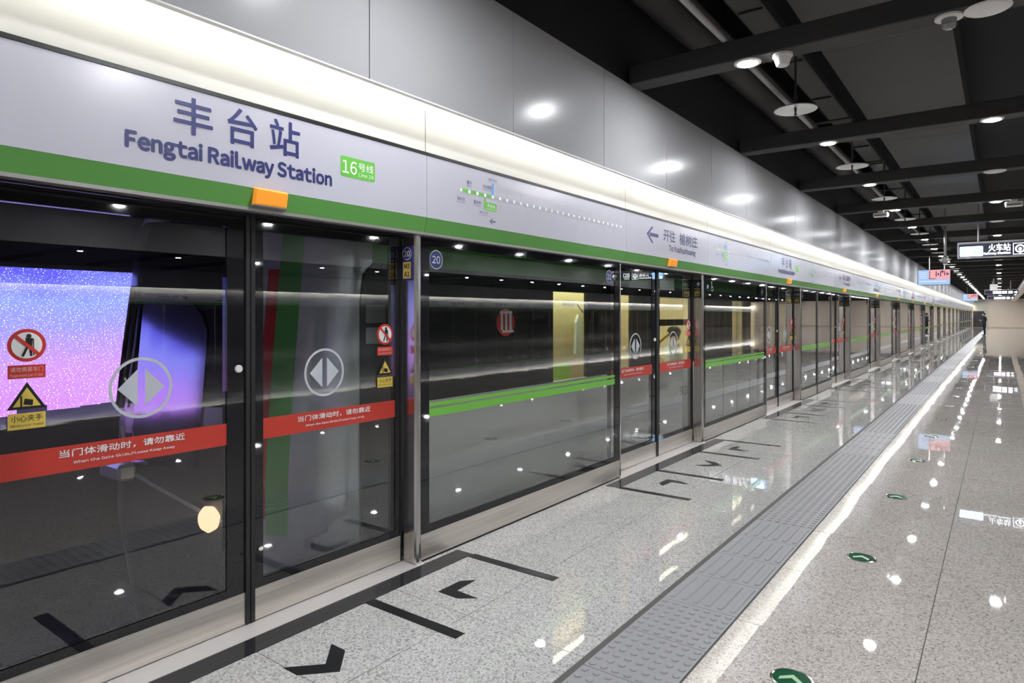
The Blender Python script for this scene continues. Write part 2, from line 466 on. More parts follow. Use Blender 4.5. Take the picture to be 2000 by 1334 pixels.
# ------------------------------------------------------------------ setting: tunnel, hall walls, ceiling
MB().box(-7.45, -7.3, Y0 - 2, YEND + 2, -1.2, 5.0).build('wall_tunnel', 'tunnel', kind='structure')
MB().box(-7.45, -3.3, Y0 - 2, YEND + 2, -1.3, -1.2).build('floor_track', 'tunnel', kind='structure')
ceil = MB().box(-7.45, 27, Y0 - 2, YEND + 2, 5.0, 5.2).build('ceiling', 'ceiling_black', kind='structure')
beam = MB().box(-2.655, 25, 5.30, 5.51, 3.60, 3.77)
b0 = beam.build('beam', 'beam_black', ceil, bevel=0.008)
BP = 3.08
for k in range(-3, 32):
    if k: c = b0.copy(); COL.objects.link(c); c.location.y = BP * k
wb = empty('wall_back', (0, YEND, 0), kind='structure')
MB().box(-3.3, 26, YEND + 0.02, YEND + 0.3, 0, 5.0).build('backing', 'grey_wall', wb)
x = -1.28; n = 0
while x < 24:
    MB().box(x + 0.004, x + 1.996, YEND - 0.04, YEND + 0.02, 0.03, 3.58).build('panel', 'beige_wall', wb, bevel=0.004); x += 2.0
MB().box(-1.62, -1.285, YEND - 0.03, YEND + 0.02, 0.0, 3.58).build('panel', 'grey_wall', wb)
MB().box(-2.66, -1.62, YEND - 0.03, YEND + 0.02, 2.08, 3.58).build('panel', 'grey_wall', wb)
dr = MB().box(-2.80, -1.70, YEND - 0.02, YEND + 0.02, 0.04, 2.06).build('door_1', 'door_dark', kind='structure')
MB().box(-2.86, -2.80, YEND - 0.05, YEND + 0.02, 0.0, 2.1).box(-1.70, -1.64, YEND - 0.05, YEND + 0.02, 0.0, 2.1).box(-2.86, -1.64, YEND - 0.05, YEND + 0.02, 2.06, 2.12).build('door_frame', 'grey_alu', dr)
MB().lathe([(0.02, 0), (0.02, 0.05), (0.03, 0.06)], (-1.78, YEND - 0.08, 1.0), 1, 10).build('door_handle', 'chrome', dr)
MB().box(-3.3, 26, Y0 - 0.3, Y0, 0, 5.0).build('wall_front', 'beige_wall', kind='structure')
MB().prism([(3.30, 1.02), (3.60, 1.02), (3.95, 1.45), (3.30, 1.45)], 1, 42, YEND).build('trim_1', 'beige_wall', kind='structure')

# ------------------------------------------------------------------ metal wall above the doors, in 1.27 m panels
wl = empty('wall_left', (-2.66, 0, 0), kind='structure')
MB().box(-2.76, -2.69, Y0, YEND, 3.02, 4.99).build('backing', 'ceiling_black', wl)
p0 = MB().box(-2.69, -2.66, 2.3185, 3.5835, 2.792, 3.615).build('panel', 'bulkhead', wl, bevel=0.002)
lip0 = MB().box(-2.69, -2.657, 2.3165, 3.5855, 2.784, 2.792).build('lip', 'bulkhead_lip', wl)
for k in range(-6, 78):
    if k:
        for o in (p0, lip0): c = o.copy(); COL.objects.link(c); c.location.y += 1.27 * k
# light cove
cv = empty('trim_2', (-2.86, 0, 0), kind='structure')
def cove_bm(ya, yb):
    m = MB(); pr = [(-2.862, 2.556), (-2.862, 2.66), (-2.863, 2.76), (-2.866, 2.86), (-2.862, 2.94), (-2.84, 2.99), (-2.79, 3.008), (-2.695, 3.01)]
    vs = []
    for x, z in pr: vs += [(x, ya, z), (x, yb, z)]
    return m.add(vs, [(2 * j, 2 * j + 1, 2 * j + 3, 2 * j + 2) for j in range(len(pr) - 1)])
cp0 = cove_bm(C0 - 1.07 + 0.0025, C0 + 1.10 - 0.0025).build('cove_panel', 'cream', cv, smooth=True)
cp1 = cove_bm(C0 + 1.10 + 0.0025, C0 - 1.07 + P - 0.0025).build('cove_panel', 'cream', cv, smooth=True)
tb0 = MB().box(-2.762, -2.736, C0 - 1.05, C0 + 3.75, 2.928, 2.944).build('light_tube', 'cove_tube', cv)
for i in range(-1, NM + 1):
    if i:
        for o in (cp0, cp1, tb0): c = o.copy(); COL.objects.link(c); c.location.y += P * i

# ------------------------------------------------------------------ platform screen doors
XF, XD = -2.92, -3.03
def stickers(leaf, yc):
    """prohibition disc and pinch warning, centre yc, on the leaf glass."""
    d = XD + 0.001
    k = Ink('x+', d).disc(yc, 1.434, 0.064); k.build('prohibition_sign', 'sticker_red', leaf)
    k = Ink('x+', d + 0.0012).disc(yc, 1.434, 0.051); s1 = k.build('sign_disc', 'white_ink', leaf)
    k = Ink('x+', d + 0.0024); k.disc(yc + 0.006, 1.470, 0.0085); k.poly([(yc - 0.005, 1.462), (yc + 0.018, 1.462), (yc + 0.016, 1.425), (yc - 0.004, 1.425)])
    k.line((yc, 1.426), (yc - 0.014, 1.392), 0.008); k.line((yc + 0.01, 1.426), (yc + 0.014, 1.392), 0.008); k.line((yc + 0.02, 1.46), (yc + 0.022, 1.395), 0.004)
    k.build('figure', 'ink_black', leaf)
    Ink('x+', d + 0.0036).line((yc - 0.038, 1.470), (yc + 0.038, 1.398), 0.013).build('red_bar', 'sticker_red', leaf)
    Ink('x+', d).rect(yc - 0.062, yc + 0.062, 1.306, 1.358).build('red_label', 'sticker_red', leaf)
    Ink('x+', d + 0.0012).text('请勿倚靠车门', yc - 0.054, yc + 0.054, 1.332, 1.351).text('Please stand clear of door', yc - 0.054, yc + 0.054, 1.313, 1.325).build('label_lettering', 'pink_ink', leaf)
    def tri(r, zc):
        return [(yc + r * math.cos(math.radians(a)), zc + r * 0.93 * math.sin(math.radians(a))) for a in (90, 210, 330)]
    Ink('x+', d).poly(tri(0.075, 1.222)).build('warning_triangle', 'ink_black', leaf)
    Ink('x+', d + 0.0012).poly(tri(0.053, 1.222)).build('triangle_face', 'sticker_yellow', leaf)
    k = Ink('x+', d + 0.0024).rect(yc - 0.022, yc - 0.016, 1.196, 1.238).poly([(yc - 0.012, 1.206), (yc + 0.018, 1.200), (yc + 0.020, 1.222), (yc - 0.008, 1.228)])
    k.build('hand_symbol', 'ink_black', leaf)
    Ink('x+', d).rect(yc - 0.062, yc + 0.062, 1.110, 1.172).build('yellow_label', 'sticker_yellow', leaf)
    Ink('x+', d + 0.0012).text('小心夹手', yc - 0.052, yc + 0.052, 1.139, 1.165).text('Mind your hand', yc - 0.054, yc + 0.054, 1.118, 1.131).build('label_lettering', 'ink_black', leaf)
def leaf_parts(root, ya, yb, ga, gb, first):
    """one sliding leaf from ya to yb, clear glass from ga to gb."""
    m = MB().box(XD - 0.04, XD, ya, ga, 0.165, 2.05).box(XD - 0.04, XD, gb, yb, 0.165, 2.05).box(XD - 0.04, XD, ga, gb, 0.165, 0.205).box(XD - 0.04, XD, ga, gb, 1.985, 2.05)
    lf = m.build('door_leaf', 'black_glass', root)
    MB().box(XD - 0.016, XD - 0.006, ga, gb, 0.205, 1.985).build('glass_pane', 'screen_glass', lf)
    MB().box(XD - 0.045, XD + 0.004, ya, yb, 0.008, 0.165).build('kick_plate', 'steel_y', lf)
    yc = C0 - 0.50 if first else C0 + 0.475
    Ink('x+', XD - 0.003).rect(ga, gb, 0.916, 1.022).build('warning_band', 'red_band', lf)
    k = Ink('x+', XD - 0.0015); a0 = C0 - 0.815 if first else C0 + 0.30
    k.text('当门体滑动时，请勿靠近', a0, a0 + 0.505, 0.975, 1.006, 0.0006); k.text('When the Gate Skids,Please Keep Away', a0 + 0.05, a0 + 0.46, 0.942, 0.957, 0.0003)
    k.build('band_lettering', 'white_ink', lf)
    k = Ink('x+', XD - 0.003).ring(yc, 1.232, 0.134, 0.121)
    k.poly([(yc - 0.016, 1.232 - 0.082), (yc - 0.016, 1.232 + 0.082), (yc - 0.098, 1.232)]).poly([(yc + 0.016, 1.232 + 0.082), (yc + 0.016, 1.232 - 0.082), (yc + 0.098, 1.232)])
    k.build('arrow_emblem', 'grey_emblem', lf)
    stickers(lf, C0 - 0.925 if first else C0 + 0.92)
    if first:
        MB().lathe([(0.019, 0), (0.019, 0.008), (0.015, 0.012)], (XD, C0 - 0.045, 1.285), 0, 16).build('lock_cover', 'white_plastic', lf)
        MB().box(XD - 0.05, XD + 0.012, yb - 0.022, yb, 0.008, 2.05).build('edge_profile', 'rubber', lf)
    else:
        MB().box(XD - 0.05, XD + 0.012, ya, ya + 0.022, 0.008, 2.05).build('edge_profile', 'rubber', lf)
        MB().lathe([(0.012, 0), (0.014, 0.008), (0.009, 0.014)], (XD, C0 + 0.075, 0.362), 0, 12).build('release_knob', 'chrome', lf)
        MB().box(XD - 0.04, XD + 0.006, yb, yb + 0.012, 0.008, 2.05).build('edge_profile', 'rubber', lf)
    return lf
D0 = empty('platform_screen_door', (XD, C0, 0))
leaf_parts(D0, C0 - 1.045, C0 + 0.012, C0 - 1.035, C0 - 0.105, True)
leaf_parts(D0, C0 + 0.018, C0 + 1.045, C0 + 0.092, C0 + 1.005, False)
MB().box(XD - 0.06, XD + 0.008, C0 - 1.06, C0 + 1.06, 2.05, 2.054).build('door_track', 'black_trim', D0)

ya, yb = C0 + 1.117, C0 + 3.812
F0 = empty('fixed_glass_screen', (XF, (ya + yb) / 2, 0))
ga, gb = C0 + 1.195, C0 + 3.70
fr = MB().box(XF - 0.02, XF, ya, ga, 0.17, 2.05).box(XF - 0.02, XF, gb, yb - 0.02, 0.17, 2.05).box(XF - 0.02, XF, ga, gb, 0.17, 0.215).box(XF - 0.02, XF, ga, gb, 1.99, 2.05).build('black_border', 'black_glass', F0)
MB().box(XF - 0.014, XF - 0.004, ga, gb, 0.215, 1.99).build('glass_pane', 'screen_glass', F0)
MB().box(XF - 0.03, XF + 0.003, ya, yb, 0.012, 0.17).build('kick_plate', 'steel_y', F0)
MB().box(XF - 0.03, XF - 0.006, ya, yb, 0.0, 0.012).build('bottom_seal', 'rubber', F0)
MB().box(XF - 0.045, XF + 0.005, yb - 0.02, yb, 0.012, 2.05).build('edge_trim', 'steel_z', F0)
Ink('x+', XF - 0.002).rect(ga, gb, 0.902, 0.953).build('green_stripe', 'stripe_green', F0)
Ink('x+', XF - 0.002).rect(ga, gb, 0.965, 0.990).build('green_stripe', 'stripe_green', F0)

yp = C0 + 1.06
P0 = empty('screen_door_post', (-2.965, yp + 0.027, 0))
pts = [(-3.015, yp), (-2.92, yp), (-2.908, yp + 0.008), (-2.904, yp + 0.026), (-2.908, yp + 0.044), (-2.92, yp + 0.052), (-3.015, yp + 0.052)]
MB().prism(pts, 2, 0.0, 2.06).build('post_body', 'steel_z', P0)
MB().box(-3.014, -2.900, yp, yp + 0.053, 0.003, 0.012).build('base_plate', 'sill_steel', P0)

# numbered plates and badges ----------------------------------------------
LABELS = {20: ('M3', 'A1'), 21: ('MP3', 'A5'), 22: ('MP3', 'A4'), 23: ('MP3', 'A3')}
def post_plate(root, i):
    num = 20 + i; y = root.location.y - 0.027 - 0.0
    x0, x1 = -3.016, -2.924; xc = (x0 + x1) / 2
    pl = MB().box(x0, x1, y - 0.012, y, 1.768, 1.984).build('number_plate', 'sticker_navy', root)
    Ink('y-', y - 0.0125).ring(xc, 1.935, 0.040, 0.036, n=24).text(str(num), xc - 0.026, xc + 0.026, 1.917, 1.953, 0.0012).build('number_lettering', 'white_ink', pl)
    if i < 8:
        Ink('y-', y - 0.0125).rect(x0 + 0.012, x1 - 0.012, 1.780, 1.882).build('yellow_field', 'sticker_yellow', pl)
        a, b = LABELS.get(num, ('MP3', 'A%d' % (1 + (25 - num) % 5)))
        w = 0.023 if len(a) == 2 else 0.031
        Ink('y-', y - 0.0132).text(a, xc - w, xc + w, 1.842, 1.872, 0.0012).text(b, xc - 0.022, xc + 0.022, 1.791, 1.821, 0.0012).build('plate_lettering', 'ink_black', pl)
def panel_badges(root, i):
    y0 = C0 + P * i
    for yc, num in ((y0 + 1.26, 20 + i), (y0 + 3.59, 21 + i)):
        b = Ink('x+', XF - 0.0015).disc(yc, 1.909, 0.064).build('number_badge', 'sticker_navy', root)
        Ink('x+', XF - 0.0008).ring(yc, 1.909, 0.061, 0.057, n=30).text(str(num), yc - 0.036, yc + 0.036, 1.885, 1.933, 0.0012).build('badge_lettering', 'grey_emblem', b)
    if i == 1:
        yc = y0 + 1.43
        k = Ink('x+', XF - 0.0008).ring(yc + 0.01, 1.885, 0.034, 0.026, n=20).line((yc - 0.01, 1.955), (yc - 0.005, 1.9), 0.012).line((yc - 0.008, 1.905), (yc + 0.03, 1.905), 0.01).line((yc + 0.03, 1.905), (yc + 0.045, 1.868), 0.01).disc(yc - 0.012, 1.968, 0.011)
        k.build('wheelchair_symbol', 'grey_emblem', root)

# header signs -----------------------------------------------------------------
XH = -2.85
def header_shell(name, ya, yb):
    h = empty(name, (-2.9, (ya + yb) / 2, 2.05))
    MB().box(-2.90, XH, ya + 0.0015, yb - 0.0015, 2.156, 2.541).build('sign_face', 'sign_white', h, bevel=0.001)
    m = MB().prism([(2.066, -2.871), (2.1555, XH), (2.1555, -2.92), (2.066, -2.92)], 1, ya + 0.0015, yb - 0.0015); m.build('green_band', 'sign_green', h)
    MB().box(-2.93, XH + 0.003, ya, yb, 2.541, 2.560).build('top_trim', 'black_trim', h)
    MB().box(-2.93, -2.868, ya, yb, 2.050, 2.066).build('bottom_trim', 'grey_alu', h)
    MB().box(-3.30, -2.93, ya, yb, 2.075, 2.56).build('header_box', 'black_trim', h)
    MB().box(-3.02, -2.93, ya + 0.02, yb - 0.02, 2.055, 2.075).build('soffit', 'black_trim', h)
    return h
def lamp(h, y):
    lp = MB().prism([(2.070, -2.872), (2.080, -2.832), (2.150, -2.818), (2.162, -2.85), (2.162, -2.872)], 1, y - 0.085, y + 0.085).build('indicator_lamp', 'lamp_orange', h, bevel=0.004)
    MB().prism([(2.066, -2.873), (2.074, -2.838), (2.078, -2.838), (2.078, -2.873)], 1, y - 0.092, y + 0.092).build('lamp_base', 'grey_alu', lp)
def arrow_left(k, y0, y1, z, hh):
    w = y1 - y0; t = hh * 0.26
    k.poly([(y0, z), (y0 + w * 0.42, z + hh / 2), (y0 + w * 0.42 + t, z + hh / 2), (y0 + t * 1.1 + 0.0, z)])
    k.poly([(y0, z), (y0 + t * 1.1, z), (y0 + w * 0.42 + t, z - hh / 2), (y0 + w * 0.42, z - hh / 2)])
    k.rect(y0 + w * 0.25, y1, z - t * 0.42, z + t * 0.42, 0.0001)
def name_sign(root, y):
    k = Ink('x+', XH + 0.0015)
    for ch, a, b in (('丰', -0.449, -0.277), ('台', -0.203, -0.056), ('站', 0.013, 0.181)):
        k.text(ch, y + a, y + b, 2.345 if ch != '站' else 2.343, 2.503 + (0.01 if ch != '丰' else 0), 0.0024)
    k.text('Fengtai Railway Station', y - 0.642, y + 0.378, 2.215, 2.309, 0.0040)
    k.build('station_lettering', 'navy_ink', root)
    bd = Ink('x+', XH + 0.0012).rrect(y + 0.438, y + 0.680, 2.303, 2.413, 0.012).build('line_badge', 'route_green', root)
    Ink('x+', XH + 0.002).text('16', y + 0.450, y + 0.548, 2.323, 2.393, 0.0006).text('号线', y + 0.560, y + 0.668, 2.349, 2.394, 0.0003).text('Line 16', y + 0.562, y + 0.668, 2.319, 2.340).build('badge_lettering', 'white_ink', bd)
def dest_sign(root, y):
    k = Ink('x+', XH + 0.0015); arrow_left(k, y - 0.63, y - 0.35, 2.372, 0.165)
    k.build('direction_arrow', 'navy_ink', root)
    k = Ink('x+', XH + 0.0015).text('开往', y - 0.22, y + 0.09, 2.340, 2.462, 0.002).text('榆树庄', y + 0.21, y + 0.74, 2.335, 2.462, 0.002)
    k.text('To Yushuzhuang', y - 0.08, y + 0.68, 2.222, 2.305, 0.002); k.build('station_lettering', 'navy_ink', root)
STN = '榆树庄 看丹 富丰桥 丰台站 丰台南路 丽泽商务区 红莲南里 达官营 木樨地 甘家口 玉渊潭东门 二里沟 国家图书馆 万寿寺 苏州街 苏州桥 万泉河桥 农大南路 西苑 马连洼 西北旺 永丰南 永丰 屯佃 稻香湖路 温阳路 北安河 北清路'.split()
PIN = 'Yushuzhuang Kandan Fufengqiao Station FengtaiNanlu Lize Honglian Daguanying Muxidi Ganjiakou Yuyuantan Erligou Library Wanshousi Suzhoujie Suzhouqiao Wanquanhe Nongda Xiyuan Malianwa Xibeiwang YongfengNan Yongfeng Tundian Daoxianghu Wenyanglu Beianhe Beiqinglu'.split()
def route_map(root, y):
    """y = left end of the line; 28 stops 0.0837 m apart at z 2.377."""
    z = 2.377; st = 0.0837; e = XH + 0.0012
    Ink('x+', e).rect(y, y + 4 * st, z - 0.012, z + 0.012).build('route_line', 'route_green', root)
    k = Ink('x+', e).rect(y + 4 * st, y + 27 * st, z - 0.011, z + 0.011)
    for j, up in ((5, 0), (6, 1), (8, 1), (9, 0), (12, 1), (13, 0), (16, 1), (18, 1)):
        a = y + j * st
        if up: k.poly([(a - 0.009, z), (a + 0.009, z), (a + 0.009, z + 0.074), (a, z + 0.084), (a - 0.009, z + 0.074)])
        else: k.poly([(a + 0.009, z), (a - 0.009, z), (a - 0.009, z - 0.080), (a, z - 0.090), (a + 0.009, z - 0.080)])
    k.build('grey_route_line', 'route_grey', root)
    a = y + 4 * st; Ink('x+', e).poly([(a - 0.010, z), (a + 0.010, z), (a + 0.010, z + 0.088), (a, z + 0.100), (a - 0.010, z + 0.088)], 0.0002).build('interchange_line', 'route_blue', root)
    a = y + 3 * st; Ink('x+', e).poly([(a + 0.010, z), (a - 0.010, z), (a - 0.010, z - 0.092), (a, z - 0.104), (a + 0.010, z - 0.092)], 0.0002).rect(a + 0.012, a + 0.128, z - 0.101, z - 0.045, 0.0002).build('current_stop', 'route_green', root)
    k = Ink('x+', e + 0.0008)
    for j in range(28): k.disc(y + j * st, z, 0.0155, n=14)
    k.build('stop_ring', 'route_grey', root)
    k = Ink('x+', e + 0.0014)
    for j in range(28): k.disc(y + j * st, z, 0.0125, n=12)
    k.text('丰台站', y + 3 * st + 0.022, y + 3 * st + 0.112, z - 0.078, z - 0.053).text('Fengtai Station', y + 3 * st + 0.018, y + 3 * st + 0.122, z - 0.095, z - 0.084)
    k.build('stop_dot', 'white_ink', root)
    dk = Ink('x+', e + 0.001); gk = Ink('x+', e + 0.001)
    for j, s in enumerate(STN):
        if j == 3: continue
        k = dk if j < 5 else gk; w = 0.026 * len(s); a = y + j * st
        if len(s) > 3: w = 0.024 * len(s)
        a += {1: 0.0, 4: -0.062}.get(j, 0.0 if j < 5 else 0.012)
        up = j % 2 == 1 or j == 4
        z0 = z + 0.048 if up else z - 0.072
        if j >= 5: z0 += (0.018 if up else -0.016) * ((j // 2) % 2)
        k.text(s, a - w / 2, a + w / 2, z0, z0 + 0.025)
        p = PIN[j]; w2 = min(0.0078 * len(p), 0.1); k.text(p, a - w2 / 2, a + w2 / 2, z0 - 0.016, z0 - 0.005)
    a = y + 4 * st; dk.text('换乘10号线', a - 0.045, a + 0.045, z + 0.112, z + 0.126).text('Transfer to Line 10', a - 0.06, a + 0.05, z + 0.102, z + 0.109)
    a = y + 3 * st; dk.text('换乘14号线', a - 0.06, a + 0.03, z - 0.128, z - 0.114).text('Transfer to Line 14', a - 0.07, a + 0.04, z - 0.142, z - 0.134)
    arrow_left(dk, a + 0.05, a + 0.115, z - 0.172, 0.038)
    dk.build('route_lettering', 'navy_ink', root); gk.build('grey_route_lettering', 'route_ink_grey', root)
HM = header_shell('route_map_sign', C0 + 1.10, C0 + 3.80); route_map(HM, C0 + 1.42)
HN = header_shell('station_name_sign', C0 - 1.07, C0 + 1.10); name_sign(HN, C0); lamp(HN, C0 + 0.012)
HD = header_shell('destination_sign', C0 - 1.07, C0 + 1.10); dest_sign(HD, C0); lamp(HD, C0 + 0.012)

MAPS_SKIP = ('route_lettering', 'grey_route_lettering')
for i in range(-1, NM + 1):
    o1 = ORD[i] if i >= 0 else None
    dy = P * i
    # doors, posts
    if i >= 0:
        d = D0 if i == 0 else copy_tree(D0, None, dy)
        post = P0 if i == 0 else copy_tree(P0, None, dy)
        post_plate(post, i)
        tag(d, 'sliding glass double screen door with red bands, %s along the platform from the camera' % o1, 'screen door', 'platform screen doors')
        num = {0: ' marked 20', 1: ' marked 21', 2: ' marked 22', 3: ' marked 23'}.get(i, '')
        tag(post, 'slim stainless steel post%s with number plate, %s along the platform from the camera' % (num, o1), 'post', 'screen door posts')
        hd = (HN if i == 0 else copy_tree(HN, None, dy)) if i % 2 == 0 else copy_tree(HD, None, dy)
        if i % 2 == 0: tag(hd, 'white header sign naming the station in navy, above the %s screen door from the camera' % o1, 'sign', 'station name header signs')
        else: tag(hd, 'white header sign with left arrow and destination, above the %s screen door from the camera' % o1, 'sign', 'destination header signs')
    if i == NM: continue
    fx = F0 if i == 0 else copy_tree(F0, None, dy)
    hm = HM if i == 0 else copy_tree(HM, None, dy)
    if i >= 0:
        if i < 12: panel_badges(fx, i)
        if i == 2:
            yy = (C0 + P * 2) + 2.45
            MB().box(XF - 0.03, XF + 0.006, yy - 0.05, yy + 0.05, 0.012, 2.05).build('emergency_door_stile', 'black_trim', fx)
            MB().lathe([(0.02, 0), (0.02, 0.01), (0.012, 0.014)], (XF + 0.006, yy - 0.02, 1.13), 0, 12).build('stile_lock', 'chrome', fx)
        tag(fx, 'fixed glass screen with two green stripes, %s along the platform from the camera' % o1, 'glass screen', 'fixed glass screens')
        tag(hm, 'white header sign with line map, above the %s fixed glass screen from the camera' % o1, 'sign', 'route map header signs')
    else:
        tag(fx, 'fixed glass screen with green stripes before the first screen door, beside the camera', 'glass screen', 'fixed glass screens')
        tag(hm, 'white header sign with line map before the first station name sign, beside the camera', 'sign', 'route map header signs')
for r in (HD,):
    for ch in list(r.children_recursive): bpy.data.objects.remove(ch)
    bpy.data.objects.remove(r)

# ------------------------------------------------------------------ black boarding marks on the floor
def chevron(pts): return MB().prism(pts, 2, 0.0, 0.0022)
B0 = empty('boarding_marking', (-2.45, C0, 0))
for dyl in (-1.40, -0.58, 0.55, 1.40):
    MB().box(-2.742, -2.093, C0 + dyl - 0.033, C0 + dyl + 0.033, 0.0, 0.0022).build('lane_line', 'vinyl_black', B0)
c = C0
MB().prism([(-2.53, c - 0.86), (-2.53, c - 1.046), (-2.465, c - 1.11), (-2.455, c - 0.935), (-2.297, c - 0.926), (-2.385, c - 0.86)][::1], 2, 0.0, 0.0022).build('boarding_arrow', 'vinyl_black', B0)
MB().prism([(-2.53, c - 0.13), (-2.43, c - 0.13), (-2.306, c), (-2.43, c + 0.13), (-2.53, c + 0.13), (-2.405, c)], 2, 0.0, 0.0022).build('boarding_arrow', 'vinyl_black', B0)
MB().prism([(-2.53, c + 0.86), (-2.385, c + 0.86), (-2.297, c + 0.926), (-2.455, c + 0.935), (-2.465, c + 1.11), (-2.53, c + 1.046)], 2, 0.0, 0.0022).build('boarding_arrow', 'vinyl_black', B0)
for i in range(0, 14):
    b = B0 if i == 0 else copy_tree(B0, None, P * i)
    tag(b, 'black queue lines and chevrons on the floor at the %s screen door from the camera' % ORD[i], 'floor marking', 'boarding markings')

# exit direction discs ---------------------------------------------------------
E0 = empty('exit_direction_disc', (-0.715, 2.95, 0.0))
MB().lathe([(0.086, 0.0), (0.086, 0.003), (0.080, 0.005), (0.074, 0.003)], (-0.715, 2.95, 0), 2, 32).build('chrome_rim', 'chrome', E0, smooth=False)
MB().lathe([(0.076, 0.0), (0.076, 0.0042)], (-0.715, 2.95, 0), 2, 32).build('green_face', 'disc_green', E0)
x, y = -0.715, 2.95
MB().prism([(x - 0.045, y - 0.035), (x - 0.045, y - 0.008), (x, y + 0.034), (x, y + 0.004)][::-1], 2, 0.004, 0.0048).prism([(x + 0.045, y - 0.035), (x + 0.045, y - 0.008), (x, y + 0.034), (x, y + 0.004)], 2, 0.004, 0.0048).build('chevron', 'disc_chevron', E0)
for k in range(0, 22):
    e = E0 if k == 0 else copy_tree(E0, None, 1.747 * k)
    tag(e, 'round green exit arrow disc set in the floor, %s along its row from the camera' % ORD[k], 'floor disc', 'exit arrow discs')

# ------------------------------------------------------------------ ceiling services
def downlight(x, y, z=3.60):
    o = empty('downlight', (x, y, z))
    MB().lathe([(0.105, 0.0), (0.105, -0.010), (0.085, -0.014)], (x, y, z), 2, 20).build('trim_ring', 'white_plastic', o)
    MB().lathe([(0.078, -0.0142), (0.074, -0.0165)], (x, y, z), 2, 16).build('lens', 'lamp_lens', o)
    return o
L0 = downlight(-1.645, 5.40)
for k in range(-3, 31):
    o = L0 if k == 0 else copy_tree(L0, None, BP * k)
    tag(o, 'round ceiling downlight, %s along the beam ends by the metal wall' % ORD[k + 3], 'downlight', 'downlights by the metal wall')
L1 = downlight(-0.075, 5.40 + BP)
n = 0
row2 = [-1, 1, 3, 5, 9, 11, 13, 15, 17, 19, 21, 23, 25, 27, 29, 30]
for k in row2:
    o = L1 if k == 1 else copy_tree(L1, None, BP * (k - 1))
    tag(o, 'round ceiling downlight, %s along the row over the middle of the platform aisle' % ORD[n], 'downlight', 'downlights over the aisle'); n += 1
sp = empty('ceiling_speaker', (-0.07, 5.40, 3.60))
MB().lathe([(0.125, 0.0), (0.125, -0.012), (0.105, -0.018), (0.05, -0.022)], (-0.07, 5.40, 3.60), 2, 28).build('grille', 'white_plastic', sp)
MB().lathe([(0.135, 0.0), (0.135, -0.006), (0.12, -0.010)], (-0.07, 5.40, 3.60), 2, 28).build('rim', 'white_plastic', sp)
n = 0
for k in (0, 2, 4, 6, 8, 10, 12, 14):
    o = sp if k == 0 else copy_tree(sp, None, BP * k)
    tag(o, 'flat round white ceiling speaker, %s along the beams from the camera' % ORD[n], 'speaker', 'ceiling speakers'); n += 1
for x in (7.05, 17.3):
    for k in range(-3, 31):
        MB_ = None
        y = 5.40 + BP * k
        if (x, k) == (7.05, -3):
            base_lens = MB().lathe([(0.105, 0.0), (0.105, -0.010), (0.085, -0.014)], (x, y, 3.6), 2, 14)
            base_lens.cur = 1; base_lens.lathe([(0.078, -0.0142), (0.074, -0.0165)], (x, y, 3.6), 2, 14)
            hl = base_lens.build('hall_downlight', ['white_plastic', 'lamp_lens'], ceil)
        else:
            c = hl.copy(); COL.objects.link(c); c.location = (x - 7.05, BP * (k + 3), 0)
# heat plates with sprinklers
S0 = empty('sprinkler_plate', (-1.63, 6.88, 3.58))
MB().lathe([(0.012, 0.03), (0.195, 0.012), (0.200, 0.0), (0.195, 0.004), (0.012, 0.022)], (-1.63, 6.88, 3.58), 2, 36).build('collector_plate', 'dish_metal', S0)
MB().lathe([(0.012, -0.05), (0.016, -0.045), (0.008, -0.03), (0.012, 0.0), (0.012, 0.10), (0.022, 0.105), (0.022, 0.14), (0.012, 0.145), (0.012, 0.62)], (-1.63, 6.88, 3.58), 2, 12).build('sprinkler_pipe', 'duct_dark', S0)
for k in range(-2, 26):
    o = S0 if k == 0 else copy_tree(S0, None, BP * k)
    tag(o, 'silver sprinkler heat plate hanging on a thin rod, %s along its row' % ORD[k + 2], 'sprinkler', 'sprinkler heat plates')
o = empty('smoke_detector', (-1.375, 5.40, 3.60), 'white conical detector under the nearest beam, beside the downlight', 'detector')
MB().lathe([(0.075, 0.0), (0.075, -0.02), (0.066, -0.03)], (-1.375, 5.40, 3.60), 2, 24).build('base', 'white_plastic', o)
MB().lathe([(0.064, -0.03), (0.048, -0.085), (0.040, -0.092)], (-1.375, 5.40, 3.60), 2, 24).build('cone', 'white_plastic', o)
o = empty('dome_camera', (-0.286, 5.40, 3.60), 'white dome camera with smoked housing under the nearest beam, before the round speaker', 'camera')
MB().lathe([(0.085, 0.0), (0.085, -0.014), (0.078, -0.018)], (-0.286, 5.40, 3.60), 2, 24).build('base', 'white_plastic', o)
MB().lathe([(0.046, -0.018), (0.046, -0.060), (0.038, -0.078), (0.02, -0.088)], (-0.286, 5.40, 3.60), 2, 20).build('housing', 'smoked', o)
for nmx, x, lab in ((0, -1.89, 'white box sensor under the fourth beam, beside the metal wall row of downlights'), (1, 0.185, 'white box sensor under the fourth beam, at the middle of the aisle')):
    y = 5.40 + 3 * BP
    o = empty('beam_sensor', (x, y, 3.60), lab, 'sensor', 'beam sensors')
    MB().box(x - 0.13, x + 0.13, y - 0.07, y + 0.07, 3.48, 3.565).build('housing', 'white_plastic', o, bevel=0.015)
    MB().box(x - 0.05, x + 0.05, y - 0.05, y + 0.05, 3.565, 3.60).build('bracket', 'white_plastic', o)
    MB().box(x - 0.10, x + 0.10, y - 0.076, y - 0.07, 3.495, 3.52).build('lens', 'smoked', o)
o = empty('camera_cluster', (-1.14, 20.0, 2.85), 'grey camera cluster on a long pole hanging before the screen', 'camera')
MB().tube([(-1.14, 20, 3.0), (-1.14, 20, 4.27)], 0.028, 10).build('pole', 'grey_alu', o)
